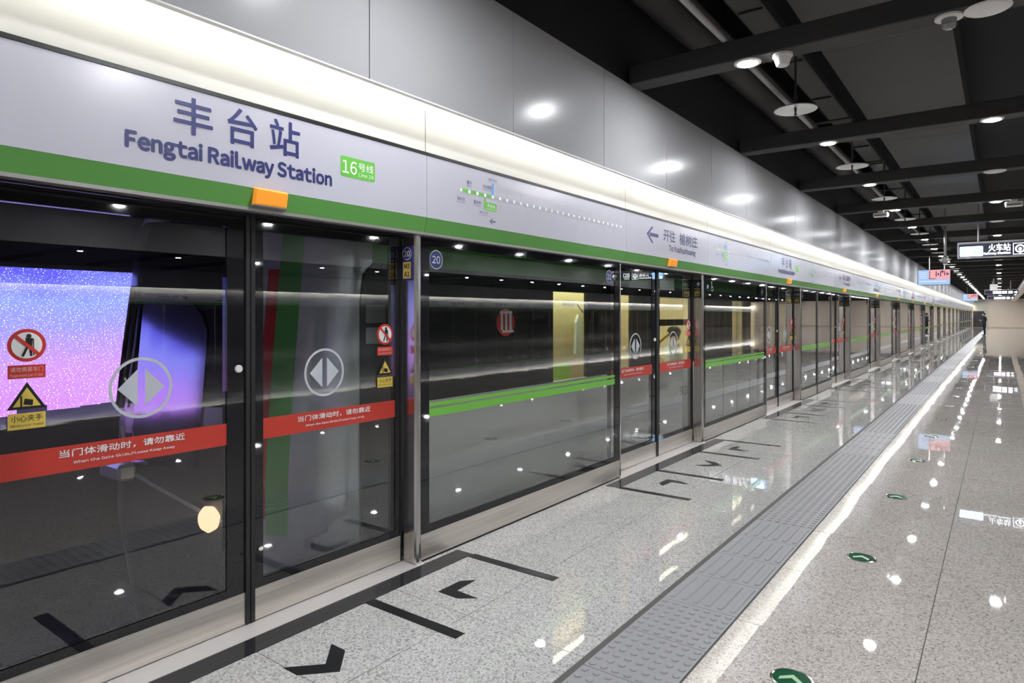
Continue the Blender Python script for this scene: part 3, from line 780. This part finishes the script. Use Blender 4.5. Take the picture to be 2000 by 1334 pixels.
m = MB().lathe([(0.05, -0.02), (0.075, 0.03), (0.075, 0.14), (0.05, 0.19)], (-1.14, 20, 2.88), 2, 16); m.build('hub', 'grey_alu', o)
for a in range(3):
    t = math.radians(200 + 120 * a); dx, dy_ = math.cos(t) * 0.09, math.sin(t) * 0.09
    MB().tube([(-1.14 + dx * 0.5, 20 + dy_ * 0.5, 2.98), (-1.14 + dx * 1.25, 20 + dy_ * 1.25, 2.94)], 0.036, 10).build('camera_head', 'white_plastic', o)
MB().lathe([(0.035, -0.045), (0.05, -0.03), (0.05, -0.02)], (-1.14, 20, 2.88), 2, 16).build('dome', 'white_plastic', o)
o = empty('ceiling_projector', (-0.33, 47.0, 3.2), 'white hanging box far along the aisle between the two direction signs and the ceiling', 'box')
MB().box(-0.52, -0.14, 46.9, 47.1, 2.98, 3.35).build('case', 'white_plastic', o, bevel=0.03)
MB().tube([(-0.33, 47, 3.35), (-0.33, 47, 4.995)], 0.03, 8).build('pole', 'grey_alu', o)

# ducts, pipes, trays above the beams
def duct(x0, x1, z0, z1, label, m='duct_dark'):
    o = empty('air_duct', ((x0 + x1) / 2, 0, z0), label, 'duct')
    y = Y0 + 0.06
    while y < YEND:
        MB().box(x0, x1, y, min(y + 1.486, YEND), z0, z1).build('duct_section', m, o) if y < 40 else None
        y += 1.49
    MB().box(x0, x1, 40.2, YEND - 0.02, z0, z1).build('duct_section', m, o)
duct(-1.50, -0.37, 4.30, 4.72, 'wide flat dark air duct running over the beams along the aisle')
duct(0.9, 2.4, 4.45, 4.85, 'dark air duct beyond the wide one, over the far side of the aisle')
o = empty('insulated_pipe', (-2.42, 0, 4.2), 'thick dark insulated pipe running above the beams beside the metal wall', 'pipe')
MB().tube([(-2.42, Y0 + 0.02, 4.36), (-2.42, YEND - 0.02, 4.36)], 0.17, 14).build('pipe_run', 'duct_dark', o, smooth=True)
for k in range(-3, 12): MB().tube([(-2.42, 4.0 + BP * k, 4.5), (-2.42, 4.0 + BP * k, 4.995)], 0.012, 6).build('hanger', 'beam_black', o)
o = empty('sprinkler_main', (-2.13, 0, 4.25), 'grey sprinkler pipe above the beams with a branch to each heat plate', 'pipe')
MB().tube([(-2.13, Y0 + 0.02, 4.25), (-2.13, YEND - 0.02, 4.25)], 0.034, 10).build('pipe_run', 'duct_dark', o, smooth=True)
for k in range(-2, 26): MB().tube([(-2.13, 6.88 + BP * k, 4.25), (-1.625, 6.88 + BP * k, 4.25)], 0.02, 8).build('branch', 'duct_dark', o)
o = empty('conduit', (-1.81, 0, 3.80), 'thin grey conduit lying on the beams beside the row of downlights by the metal wall', 'pipe')
MB().tube([(-1.81, Y0 + 0.02, 3.80), (-1.81, YEND - 0.02, 3.80)], 0.028, 10).build('pipe_run', 'grey_alu', o, smooth=True)
o = empty('cable_tray', (-1.84, 0, 4.34), 'dark ladder cable tray beside the thin sprinkler pipe above the beams', 'cable tray')
MB().box(-1.97, -1.95, Y0 + 0.02, YEND - 0.02, 4.34, 4.44).build('side_rail', 'beam_black', o); MB().box(-1.73, -1.71, Y0 + 0.02, YEND - 0.02, 4.34, 4.44).build('side_rail', 'beam_black', o)
rg = MB()
for k in range(0, 60): rg.box(-1.95, -1.73, Y0 + 1.5 * k + 0.1, Y0 + 1.5 * k + 0.13, 4.32, 4.34)
rg.build('rungs', 'beam_black', o, kind='stuff'); MB().box(-1.95, -1.73, Y0 + 0.02, YEND - 0.02, 4.34, 4.40).build('cables', 'duct_dark', o)
o = empty('red_cable', (-0.93, 5.1, 4.2), 'short red sprinkler drop pipe above the nearest beam', 'pipe')
MB().tube([(-0.93, 4.6, 4.2), (-0.95, 4.85, 4.0), (-0.96, 5.02, 3.86)], 0.012, 8).build('drop', 'pipe_red', o, smooth=True)

# ------------------------------------------------------------------ hanging signs and screens
def hang_sign(x0, x1, y, z0, z1, label, detail, grp='hanging direction signs'):
    o = empty('direction_sign', ((x0 + x1) / 2, y, z0), label, 'sign', grp)
    MB().box(x0, x1, y - 0.06, y + 0.06, z0, z1).build('case', 'sign_frame', o, bevel=0.006)
    f = MB().box(x0 + 0.03, x1 - 0.03, y - 0.064, y - 0.058, z0 + 0.025, z1 - 0.05).build('face', 'sign_navy', o)
    for x in (x0 + 0.40, x1 - 0.40): MB().tube([(x, y, z1), (x, y, 4.295 if -1.5 < x < -0.37 else 4.445 if 0.9 < x < 2.4 else 4.995)], 0.02, 8).build('hanger', 'sign_frame', o)
    d = y - 0.0655; za, zb = z0 + 0.045, z1 - 0.11
    if detail:
        Ink('y-', d).rrect(x0 + 0.05, x0 + 0.485, za, zb, 0.02).build('lit_box', 'sign_lit_blue', f)
        Ink('y-', d - 0.001).text('10', x0 + 0.075, x0 + 0.175, za + 0.04, zb - 0.04, 0.004).text('号线', x0 + 0.19, x0 + 0.30, za + 0.06, zb - 0.05).ring(x0 + 0.39, (za + zb) / 2, 0.075, 0.052, n=24).build('box_lettering', 'sign_lit_ink', f)
        k = Ink('y-', d).text('火车站', x0 + 0.59, x0 + 0.985, za + 0.092, zb + 0.035, 0.003).text('Railway Station', x0 + 0.50, x0 + 0.985, za + 0.012, za + 0.075, 0.003)
        # framed locomotive roundel
        xa = x0 + 1.03; h = zb + 0.03 - za; xc, zc = xa + h / 2, za + h / 2
        for r in ((xa, xa + h, za, za + 0.014), (xa, xa + h, za + h - 0.014, za + h), (xa, xa + 0.014, za, za + h), (xa + h - 0.014, xa + h, za, za + h)): k.rect(*r)
        k.ring(xc, zc, h * 0.36, h * 0.24, n=24); k.disc(xc, zc - 0.004, h * 0.13, n=16); k.rect(xc - 0.012, xc + 0.012, za + 0.02, zc - h * 0.1)
        k.text('出口', xa + h + 0.10, xa + h + 0.36, za + 0.09, zb + 0.03, 0.003).text('EXIT', xa + h + 0.12, xa + h + 0.34, za + 0.01, za + 0.07, 0.002)
        xb = x1 - 0.14; k.rect(xb - 0.02, xb + 0.02, za, zb - 0.03).poly([(xb - 0.085, zb - 0.085), (xb - 0.05, zb - 0.12), (xb, zb - 0.05), (xb + 0.05, zb - 0.12), (xb + 0.085, zb - 0.085), (xb, zb + 0.02)])
        k.build('lit_lettering', 'sign_lit_white', f)
    else:
        k = Ink('y-', d); w = x1 - x0
        k.rrect(x0 + w * 0.25, x0 + w * 0.50, za, zb, 0.02).rrect(x0 + w * 0.52, x0 + w * 0.66, za, zb, 0.02).rrect(x0 + w * 0.70, x0 + w * 0.82, za, zb, 0.02)
        xb, zc = x0 + w * 0.95, (za + zb) / 2
        k.rect(xb - w * 0.09, xb, zc - 0.03, zc + 0.03).poly([(xb - 0.06, zc - 0.09), (xb + 0.03, zc), (xb - 0.06, zc + 0.09)])
        k.build('lit_lettering', 'sign_lit_white', f)
    return o
hang_sign(-0.815, 1.55, 18.5, 2.865, 3.245, 'nearest hanging sign with a lit blue box and a railway station name', True)
hang_sign(3.9, 6.3, 22.8, 2.865, 3.245, 'hanging railway station sign over the far half of the platform', True)
hang_sign(-0.82, 0.87, 50.0, 2.84, 3.14, 'upper of two distant hanging signs with a right arrow', False)
hang_sign(-0.84, 0.84, 62.0, 2.745, 3.05, 'lower of two distant hanging signs with a right arrow', False)
def screen(x0, x1, y, z0, z1, label):
    o = empty('information_screen', ((x0 + x1) / 2, y, z0), label, 'screen', 'hanging information screens')
    MB().box(x0 - 0.015, x1 + 0.015, y - 0.03, y + 0.05, z0 - 0.015, z1 + 0.015).build('case', 'black_trim', o, bevel=0.005)
    for x in (-2.03, -1.58): MB().tube([(x, y, z1), (x, y, 4.995)], 0.018, 8).build('hanger', 'grey_alu', o)
    d = y - 0.031; w, h = x1 - x0, z1 - z0
    Ink('y-', d).rect(x0, x1, z0, z1).build('picture', 'tv_blue', o)
    Ink('y-', d - 0.001).rect(x0 + 0.34 * w, x1, z0 + 0.36 * h, z1).build('video_window', 'tv_pink', o)
    k = Ink('y-', d - 0.002)
    for a, b, c2, e in ((0.35, 0.56, 0.38, 0.42), (0.36, 0.38, 0.4, 0.95), (0.56, 0.59, 0.55, 0.9), (0.62, 0.66, 0.62, 0.78), (0.70, 0.73, 0.55, 0.92), (0.74, 0.80, 0.80, 0.94), (0.82, 0.85, 0.6, 0.9), (0.88, 0.97, 0.66, 0.74), (0.90, 0.92, 0.62, 0.85)):
        k.rect(x0 + a * w, x0 + b * w, z0 + c2 * h, z0 + e * h)
    k.build('video_figures', 'tv_ink', o)
    k = Ink('y-', d - 0.002)
    for r in range(4): k.rect(x0 + 0.05 * w, x0 + 0.30 * w, z0 + (0.45 + r * 0.12) * h, z0 + (0.48 + r * 0.12) * h)
    k.rect(x0 + 0.05 * w, x0 + 0.9 * w, z0 + 0.20 * h, z0 + 0.25 * h); k.build('caption_line', 'tv_white', o)
screen(-2.37, -1.42, 27.4, 2.63, 3.15, 'nearer of two hanging video screens by the metal wall')
screen(-2.33, -1.38, 60.0, 2.63, 3.15, 'farther of two hanging video screens by the metal wall')

# ------------------------------------------------------------------ far platform edge (seen mirrored in the glass)
wr = empty('wall_right', (24.6, 0, 0), kind='structure')
MB().box(24.6, 24.75, Y0, YEND, 0, 2.06).build('glass_band', 'black_glass', wr)
MB().box(24.5, 24.75, Y0, YEND, 2.06, 2.16).build('green_band', 'sign_green', wr)
MB().box(24.5, 24.75, Y0, YEND, 2.16, 2.55).build('sign_face', 'sign_white', wr)
pr = [(24.52, 2.556), (24.51, 2.70), (24.48, 2.84), (24.42, 2.92), (24.36, 2.96)]
vs = []
for x, z in pr: vs += [(x, Y0, z), (x, YEND, z)]
MB().add(vs, [(2 * j, 2 * j + 2, 2 * j + 3, 2 * j + 1) for j in range(len(pr) - 1)]).build('cove_panel', 'cream', wr)
for k in range(22): MB().box(24.345, 24.363, -5 + 4.87 * k, -0.2 + 4.87 * k, 2.862, 2.882).build('light_tube', 'cove_tube_far', wr)
q0 = MB().box(24.31, 24.34, -5.0, -3.735, 2.792, 3.615).build('panel', 'bulkhead', wr)
for k in range(1, 83): c = q0.copy(); COL.objects.link(c); c.location.y += 1.27 * k
for k in range(0, 41):
    y = -5 + 2.435 * k; MB().box(24.59, 24.6, y, y + 0.06, 0, 2.06).build('post', 'steel_z', wr)
dk0 = Ink('x-', 24.497); a = -(C0 - 1.5)
arrow_left(dk0, a - 0.63, a - 0.35, 2.372, 0.165)
dk0.text('开往', a - 0.22, a + 0.09, 2.340, 2.462, 0.002).text('北安河', a + 0.21, a + 0.74, 2.335, 2.462, 0.002).text('To Beianhe', a - 0.02, a + 0.60, 2.222, 2.305, 0.002)
d0 = dk0.build('lettering', 'navy_ink', wr)
dk1 = Ink('x-', 24.497); a = -(C0 + 0.9)
dk1.text('丰台站', a - 0.45, a + 0.18, 2.345, 2.503, 0.002).text('Fengtai Railway Station', a - 0.642, a + 0.378, 2.215, 2.309, 0.003)
d1 = dk1.build('lettering', 'navy_ink', wr)
for k in range(1, 9):
    for o in (d0, d1): c = o.copy(); COL.objects.link(c); c.location.y += P * k
# metal fascia over the middle of the platform (seen mirrored in the glass)
fs = empty('trim_3', (8.5, 0, 2.92), kind='structure')
f0 = MB().box(8.50, 8.53, -6 + 0.002, -4.73 - 0.002, 2.92, 3.598).build('panel', 'bulkhead', fs)
for k in range(1, 32): c = f0.copy(); COL.objects.link(c); c.location.y += 1.27 * k
MB().box(8.53, 8.6, Y0 + 0.02, 34, 2.95, 3.598).build('backing', 'ceiling_black', fs)
# ------------------------------------------------------------------ train behind the glass
XT, XC, HW = -3.36, -4.80, 1.44
T = empty('train', (XC, 3.0, -0.9), 'silver and green metro train behind the glass screens, nose by the first door', 'train')
NY = 2.95       # nose joins the body here
TE = 100.0
WIN = [(5.15, 5.80), (6.50, 6.80), (7.50, 8.58)]
y = 10.25
while y < 98:
    WIN += [(y, y + 0.62), (y + 0.95, y + 1.30), (y + 2.05, y + 3.40)]; y += P
body = MB().box(XT - 0.05, XT, NY, TE, -0.85, 0.925); body.build('body_side', 'train_silver', T)
MB().box(XT - 0.05, XT + 0.002, NY, TE, 1.775, 1.90).build('cant_rail', 'train_band', T)
MB().box(XT - 0.05, XT + 0.003, NY, TE, 1.90, 2.16).build('green_stripe', 'train_green', T)
m = MB(); e = NY
for a, b in WIN + [(TE, TE)]:
    m.box(XT - 0.05, XT + 0.001, e, a, 0.925, 1.775); e = b
m.build('window_band', 'train_band', T)
for a, b in WIN[:24]:
    MB().box(XT - 0.025, XT - 0.015, a, b, 0.925, 1.775).build('window_pane', 'train_glass', T)
g = MB()
for a, b in WIN[24:]: g.box(XT - 0.025, XT - 0.015, a, b, 0.925, 1.775)
g.build('distant_window_pane', 'train_glass', T, kind='stuff')
# roof
pts = [(XT, 2.16), (XT - 0.10, 2.40), (XT - 0.35, 2.62), (XC - 0.5, 2.76), (XC, 2.78)]
pts = pts + [(2 * XC - x, z) for x, z in pts[::-1][1:]]
vs = []
for x, z in pts: vs += [(x, NY, z), (x, TE, z)]
MB().add(vs, [(2 * j, 2 * j + 1, 2 * j + 3, 2 * j + 2) for j in range(len(pts) - 1)]).build('roof', 'train_silver', T)
MB().box(2 * XC - XT, 2 * XC - XT + 0.05, NY, TE, -0.85, 2.16).build('far_side', 'interior_yellow', T)
MB().box(2 * XC - XT, XT - 0.05, NY + 0.5, TE, -0.05, 0.0).build('floor_panel', 'interior_grey', T)
MB().box(2 * XC - XT, XT - 0.05, NY + 0.5, TE, 2.10, 2.15).build('ceiling_panel', 'interior_yellow', T)
for k in range(0, 20):
    MB().box(XT - 0.40, XT - 0.22, 4.95 + P * k, 8.9 + P * k, 2.04, 2.08).build('lamp_or_fill_strip', 'interior_lamp', T)  # window-side strip, added to brighten the partition behind the lit window
    MB().box(XC - 0.75, XC - 0.60, 4.2 + P * k, 8.6 + P * k, 2.06, 2.10).build('lamp_or_fill_strip', 'interior_lamp', T); MB().box(XC + 0.60, XC + 0.75, 4.2 + P * k, 8.6 + P * k, 2.06, 2.10).build('lamp_or_fill_strip', 'interior_lamp', T)
# cab partition with notices, towel, plate (seen through the first lit window)
MB().box(XT - 1.1, XT - 0.52, 5.0, 6.80, 0.0, 2.08).build('partition', 'interior_yellow', T)
dX = XT - 0.517
MB().box(dX - 0.004, dX + 0.002, 5.75, 6.28, 0.50, 1.02).build('partition_base', 'interior_green', T)
Ink('x+', dX).rect(6.13, 6.40, 1.66, 1.70).build('name_plate', 'interior_grey', T)
Ink('x+', dX).rect(6.15, 6.27, 1.20, 1.36).build('notice', 'paper', T)
tw = MB().prism([(6.38, 1.56), (6.335, 1.48), (6.31, 1.12), (6.34, 1.11), (6.37, 1.34), (6.39, 1.08), (6.46, 1.09), (6.44, 1.48)][::-1], 0, dX + 0.03, dX + 0.06).build('towel', 'towel', T)
MB().tube([(dX + 0.045, 6.36, 1.68), (dX + 0.045, 6.50, 1.585), (dX + 0.045, 6.62, 1.585)], 0.010, 8).build('hook_rail', 'interior_grey', T)
MB().box(XT - 1.1, XT - 0.12, 6.95, 7.05, 0.0, 2.08).build('partition', 'interior_yellow', T)
MB().box(XT - 0.013, XT - 0.002, 7.50, 8.58, 1.42, 1.50).build('window_transom', 'train_band', T)
MB().tube([(XT - 0.35, 8.35, 0.0), (XT - 0.35, 8.35, 0.95), (XT - 0.45, 8.45, 1.15), (XT - 0.35, 8.62, 1.3)], 0.026, 10).build('grab_rail', 'yellow_rail', T, smooth=True)
# side doors: leaf joints and door number
for k in range(-1, 18):
    y = cy(k + 2) - 1.65 + 0.55
    if y > NY + 5: MB().box(XT, XT + 0.004, y - 0.66, y - 0.64, -0.05, 1.9).box(XT, XT + 0.004, y - 0.006, y + 0.006, -0.05, 1.9).box(XT, XT + 0.004, y + 0.64, y + 0.66, -0.05, 1.9).build('door_joint', 'train_band', T)
Ink('x+', XT + 0.003).text('938', 8.18, 8.52, 0.50, 0.62, 0.004).build('car_number', 'interior_grey', T)
k = Ink('x+', XT + 0.006).disc(4.41, 1.49, 0.125, rz=0.115); em = k.build('emblem', 'train_red', T)
k = Ink('x+', XT + 0.008).rect(4.33, 4.50, 1.565, 1.585, 0)
for yy in (4.355, 4.415, 4.475): k.poly([(yy - 0.014, 1.43), (yy + 0.016, 1.415), (yy + 0.014, 1.57), (yy - 0.016, 1.57)])
k.poly([(4.36, 1.405), (4.52, 1.405), (4.52, 1.425), (4.36, 1.425)]).build('emblem_letter', 'white_ink', em)
# nose: rounded shell, plan curve pushed back as it rises
def nose_y0(z):
    y0 = 2.00 + (0.07 * max(0.0, z - 0.45) ** 1.25) + 0.16 * max(0.0, 0.1 - z)
    return y0 + (0.5 * (z - 2.0) ** 2 if z > 2.0 else 0.0)
def nose_hw(z): return HW * math.sqrt(max(0.0, 1 - ((z - 2.16) / 0.63) ** 2.4)) if z > 2.16 else HW
def nose_pt(z, t, d=0.0):
    """shell point at height z; t in -1..1 across the front, 1..1.3 round the corner to the side wall."""
    hw, y0 = nose_hw(z), nose_y0(z); a = abs(t); sg = 1 if t > 0 else -1; T0 = 0.86
    f = lambda q: y0 + 0.60 * q ** 1.2
    if a <= T0: p = Vector((hw * a, f(a), z))
    else:
        u = (a - T0) / (1.3 - T0); p0 = Vector((hw * T0, f(T0), z)); p1 = Vector((hw, f(1.0), z)); p2 = Vector((hw, f(1.0) + 0.16, z))
        p = p0 * (1 - u) ** 2 + p1 * 2 * u * (1 - u) + p2 * u * u
    return Vector((XC + sg * p.x, p.y - d, z))
zs = [-0.85 + 0.1 * k for k in range(30)] + [2.12, 2.2, 2.3, 2.4, 2.5, 2.6, 2.68, 2.74, 2.775]
ts = [-1.3 + 2.6 * k / 104 for k in range(105)]
m = MB(); nc = len(ts) + 2
for z in zs:
    row = [nose_pt(z, t) for t in ts]
    row = [Vector((row[0].x, max(NY, row[0].y) + 0.32, z))] + row + [Vector((row[-1].x, max(NY, row[-1].y) + 0.32, z))]
    m.v += [tuple(p) for p in row]
for a in range(len(zs) - 1):
    for k in range(nc - 1):
        f = (a * nc + k, a * nc + k + 1, (a + 1) * nc + k + 1, (a + 1) * nc + k)
        zc = (zs[a] + zs[a + 1]) / 2; t = (ts[max(0, min(104, k - 1))] + ts[max(0, min(104, k))]) / 2; mi = 0
        if abs(t) < 0.56 and 0.95 < zc < 2.25: mi = 1
        elif zc < -0.5 or (abs(t) < 0.58 and zc < 0.75): mi = 2
        elif 0.715 < t < 0.82 and zc > 0.2: mi = 3
        elif 0.675 < t <= 0.715 and 0.3 < zc < 1.85: mi = 4
        m.f.append(f); m.mi.append(mi)
m.f.append(tuple(range(nc - 1, -1, -1))); m.mi.append(0)
m.build('nose', ['train_white', 'train_band', 'train_cab_door', 'train_green', 'train_red'], T, smooth=True)
# added mirror patch, shaped to hold the display's reflection in the windscreen
m = MB(); zz = [0.55, 0.7, 0.9, 1.1, 1.3, 1.45, 1.55, 1.62, 1.67, 1.70]; tt = [0.06 + 0.04 * k for k in range(10)]
for z in zz:
    w = 1.0 if z < 1.4 else math.sqrt(max(0.0, 1 - ((z - 1.4) / 0.32) ** 2))
    for t in tt: m.v.append(tuple(nose_pt(z, 0.06 + (t - 0.06) * (0.15 + 0.85 * w), 0.012)))
for a in range(len(zz) - 1):
    for k in range(9): m.f.append((a * 10 + k, a * 10 + k + 1, a * 10 + 11 + k, a * 10 + 10 + k)); m.mi.append(0)
m.build('windscreen_reflection', 'reflection_violet', T, smooth=True)
# livery swoosh, cab door, lamps, wipers
def side_patch(name, mt, pts, d): MB().prism(pts, 0, XT + d - 0.03, XT + d).build(name, mt, T)
dpts = [(2.84, 0.05), (3.30, 0.05), (3.30, 1.90), (2.95, 1.90), (2.87, 1.82), (2.84, 1.65)]
side_patch('cab_door', 'train_cab_door', dpts, 0.012)
MB().box(XT + 0.012, XT + 0.016, 2.88, 3.05, 1.50, 1.62).box(XT + 0.012, XT + 0.016, 2.88, 3.05, 1.36, 1.47).build('cab_notice', 'interior_grey', T)
MB().tube([(XT + 0.012, 3.10, 1.66), (XT + 0.06, 3.10, 1.66), (XT + 0.06, 3.12, 1.58), (XT + 0.012, 3.12, 1.58)], 0.02, 8).build('door_handle', 'chrome', T)
hp = nose_pt(0.24, 0.49)
MB().lathe([(0.02, 0.06), (0.075, 0.02), (0.085, -0.02), (0.06, -0.05)], (hp.x + 0.01, hp.y - 0.03, hp.z), 1, 24).build('headlight', 'headlight', T)
MB().tube([nose_pt(0.52 - 0.30 * q / 8, 0.04 + 0.50 * q / 8, 0.02) for q in range(9)], 0.014, 8).build('bumper_lip', 'train_white', T, smooth=True)
hp = nose_pt(0.50, 0.0)
MB().box(hp.x - 0.14, hp.x + 0.16, hp.y - 0.10, hp.y + 0.02, 0.45, 0.56).build('coupler_cover', 'train_white', T, bevel=0.02)
MB().tube([nose_pt(0.80, 0.02, 0.04), nose_pt(0.58, 0.08, 0.06)], 0.012, 8).build('grab_handle', 'white_plastic', T)
for ta, tb, tc in ((-0.14, -0.06, 0.0), (-0.02, 0.02, 0.03)):
    q = [nose_pt(0.92, ta), nose_pt(1.35, tb), nose_pt(1.75, tc)]
    MB().tube([p + Vector((0, -0.03, 0)) for p in q], 0.018, 8).build('wiper', 'train_band', T)
# LED picture wall across the track
o = empty('led_screen', (-7.22, 1.0, 0.53), 'large glowing purple and blue display on the tunnel wall beyond the train nose', 'screen')
MB().box(-7.30, -7.215, -7.5, 3.26, 0.48, 2.02).build('case', 'black_trim', o)
Ink('x+', -7.212).rect(-7.48, 3.235, 0.53, 1.99).build('picture', 'led_picture', o)
k = Ink('x+', -7.209); y = -7.48
random.seed(3)
while y < 3.2:
    w = random.uniform(0.08, 0.3); k.rect(y, min(y + w, 3.23), 0.53, 0.66 + random.uniform(-0.04, 0.05)); y += w
k.build('skyline', 'led_skyline', o)

# ------------------------------------------------------------------ people
def skin_mesh(verts, edges, name, mats, parent, face_mat=None, lvl=2, root=0):
    me = bpy.data.meshes.new(name); me.from_pydata([v[:3] for v in verts], edges, [])
    o = bpy.data.objects.new(name, me); COL.objects.link(o)
    md = o.modifiers.new('s', 'SKIN'); md.use_smooth_shade = True; md.branch_smoothing = 0.4
    o.modifiers.new('u', 'SUBSURF').levels = lvl
    for i, v in enumerate(verts):
        sv = me.skin_vertices[0].data[i]; sv.radius = (v[3], v[4] if len(v) > 4 else v[3]); sv.use_root = (i == root)
    dg = bpy.context.evaluated_depsgraph_get(); dg.update()
    m2 = bpy.data.meshes.new_from_object(o.evaluated_get(dg)); bpy.data.objects.remove(o); bpy.data.meshes.remove(me)
    m2.materials.clear()
    for mm in mats: m2.materials.append(MATS[mm])
    if face_mat:
        for p in m2.polygons: p.material_index = face_mat(p.center)
    m2.polygons.foreach_set('use_smooth', [True] * len(m2.polygons))
    return link(name, m2, parent)
def standing(x, y):
    """standing person in dark clothes, looking down-left at a phone held before the chest; local front is -X, slightly -Y."""
    r = empty('person', (x, y, 0), 'person in black jacket and trousers standing far along the platform, looking at a phone', 'person')
    r.rotation_euler = (0, 0, math.radians(20))
    V = [(0, 0, 0.92, 0.13, 0.15), (0, 0, 1.10, 0.115, 0.15), (0.01, 0, 1.28, 0.125, 0.18), (0.01, 0, 1.42, 0.085, 0.12), (-0.01, 0, 1.50, 0.052), (-0.03, 0, 1.56, 0.07), (-0.045, 0, 1.64, 0.088, 0.078), (-0.04, 0, 1.71, 0.07, 0.065)]
    E = [(0, 1), (1, 2), (2, 3), (3, 4), (4, 5), (5, 6), (6, 7)]
    for sy in (-1, 1):
        n = len(V)
        V += [(0.0, sy * 0.10, 0.84, 0.098), (-0.01 + 0.02 * sy, sy * 0.11, 0.50, 0.066), (0.02 + 0.02 * sy, sy * 0.12, 0.12, 0.048), (0.01 + 0.02 * sy, sy * 0.12, 0.05, 0.045), (-0.15 + 0.02 * sy, sy * 0.14, 0.035, 0.035)]
        E += [(0, n), (n, n + 1), (n + 1, n + 2), (n + 2, n + 3), (n + 3, n + 4)]
        n = len(V)
        V += [(0.01, sy * 0.19, 1.40, 0.066), (0.04, sy * 0.25, 1.14, 0.052), (-0.20, sy * 0.14, 1.10, 0.038), (-0.27, sy * 0.08, 1.14, 0.026, 0.034)]
        E += [(3, n), (n, n + 1), (n + 1, n + 2), (n + 2, n + 3)]
        for j in range(4):
            q = len(V); oy = sy * (0.08 - 0.0) ; hx = -0.27 - 0.015 * j
            V += [(hx - 0.035, oy - sy * 0.03, 1.165 + 0.012 * j - 0.02, 0.0095), (hx - 0.045, oy - sy * 0.065, 1.175 + 0.012 * j - 0.02, 0.008)]
            E += [(n + 3, q), (q, q + 1)]
        q = len(V); V += [(-0.25, sy * 0.065, 1.185, 0.0105), (-0.285, sy * 0.035, 1.205, 0.009)]; E += [(n + 3, q), (q, q + 1)]
    def fm(c):
        if c.z > 1.50: return 1
        if c.x < -0.235 and 1.0 < c.z < 1.3: return 1
        return 0
    skin_mesh(V, E, 'body', ['cloth_black', 'skin'], r, fm)
    loc = lambda m, name, mt: m_local(m, name, mt, r)
    h = MB().lathe([(0.06, -0.02), (0.098, 0.03), (0.104, 0.09), (0.085, 0.145), (0.04, 0.17)], (-0.02, 0, 1.585), 2, 16); m_local(h, 'hair', 'hair', r)
    m_local(MB().prism([(-0.06, 1.555), (0.06, 1.555), (0.055, 1.64), (-0.055, 1.64)], 0, -0.145, -0.08), 'face_mask', 'mask_white', r)
    m_local(MB().box(-0.325, -0.315, -0.04, 0.04, 1.13, 1.28), 'phone', 'ink_black', r)
    for sy in (-1, 1): m_local(MB().box(-0.138, -0.118, sy * 0.032 - 0.012, sy * 0.032 + 0.012, 1.655, 1.667), 'eye', 'ink_black', r)
    return r
def m_local(m, name, mt, r):
    me = bpy.data.meshes.new(name); me.from_pydata(m.v, [], m.f); me.materials.append(MATS[mt]); me.polygons.foreach_set('use_smooth', [True] * len(me.polygons))
    return link(name, me, r)
standing(-1.02, 62.7)
# seated passenger behind the lit train window by the second door
r = empty('passenger', (-4.05, 9.45, 0.0), 'person with dark hair in a light top seated inside the lit train window', 'person')
V = [(0, 0, 0.52, 0.14, 0.15), (0, 0, 0.75, 0.12, 0.15), (0.02, 0, 0.95, 0.12, 0.16), (0.03, 0, 1.06, 0.08, 0.11), (0.06, 0, 1.13, 0.05), (0.09, 0, 1.22, 0.085, 0.075), (0.10, 0, 1.31, 0.075, 0.07)]
E = [(0, 1), (1, 2), (2, 3), (3, 4), (4, 5), (5, 6)]
for sy in (-1, 1):
    n = len(V); V += [(0.12, sy * 0.1, 0.50, 0.085), (0.44, sy * 0.11, 0.50, 0.065), (0.46, sy * 0.11, 0.15, 0.05), (0.47, sy * 0.11, 0.06, 0.04), (0.58, sy * 0.11, 0.04, 0.035)]
    E += [(0, n), (n, n + 1), (n + 1, n + 2), (n + 2, n + 3), (n + 3, n + 4)]
    n = len(V); V += [(0.03, sy * 0.18, 1.04, 0.06), (0.08, sy * 0.24, 0.80, 0.05), (0.28, sy * 0.16, 0.70, 0.036), (0.36, sy * 0.11, 0.71, 0.03)]
    E += [(3, n), (n, n + 1), (n + 1, n + 2), (n + 2, n + 3)]
    for j in range(5):
        q = len(V); V += [(0.41, sy * (0.11 + 0.02 * (j - 2)), 0.70 - 0.01 * abs(j - 2), 0.009), (0.44 - 0.012 * (j == 0), sy * (0.105 + 0.02 * (j - 2)), 0.685, 0.008)]; E += [(n + 3, q), (q, q + 1)]
def fm2(c):
    if c.z > 1.10 or (c.x > 0.33 and c.z > 0.62): return 1
    return 2 if c.z < 0.60 else 0
skin_mesh(V, E, 'body', ['towel', 'skin', 'cloth_black'], r, fm2)
m_local(MB().lathe([(0.05, -0.03), (0.098, 0.03), (0.105, 0.08), (0.08, 0.13), (0.03, 0.15)], (0.07, 0, 1.235), 2, 16), 'hair', 'hair', r)
MB().box(XT - 1.05, XT - 0.55, 8.75, 10.2, 0.33, 0.40).build('bench_seat', 'interior_grey', T, bevel=0.02); MB().box(XT - 1.08, XT - 1.0, 8.75, 10.2, 0.40, 0.85).build('bench_back', 'interior_grey', T, bevel=0.02)
for y in (8.85, 10.1): MB().box(XT - 1.0, XT - 0.65, y - 0.03, y + 0.03, 0.0, 0.33).build('bench_leg', 'interior_grey', T)
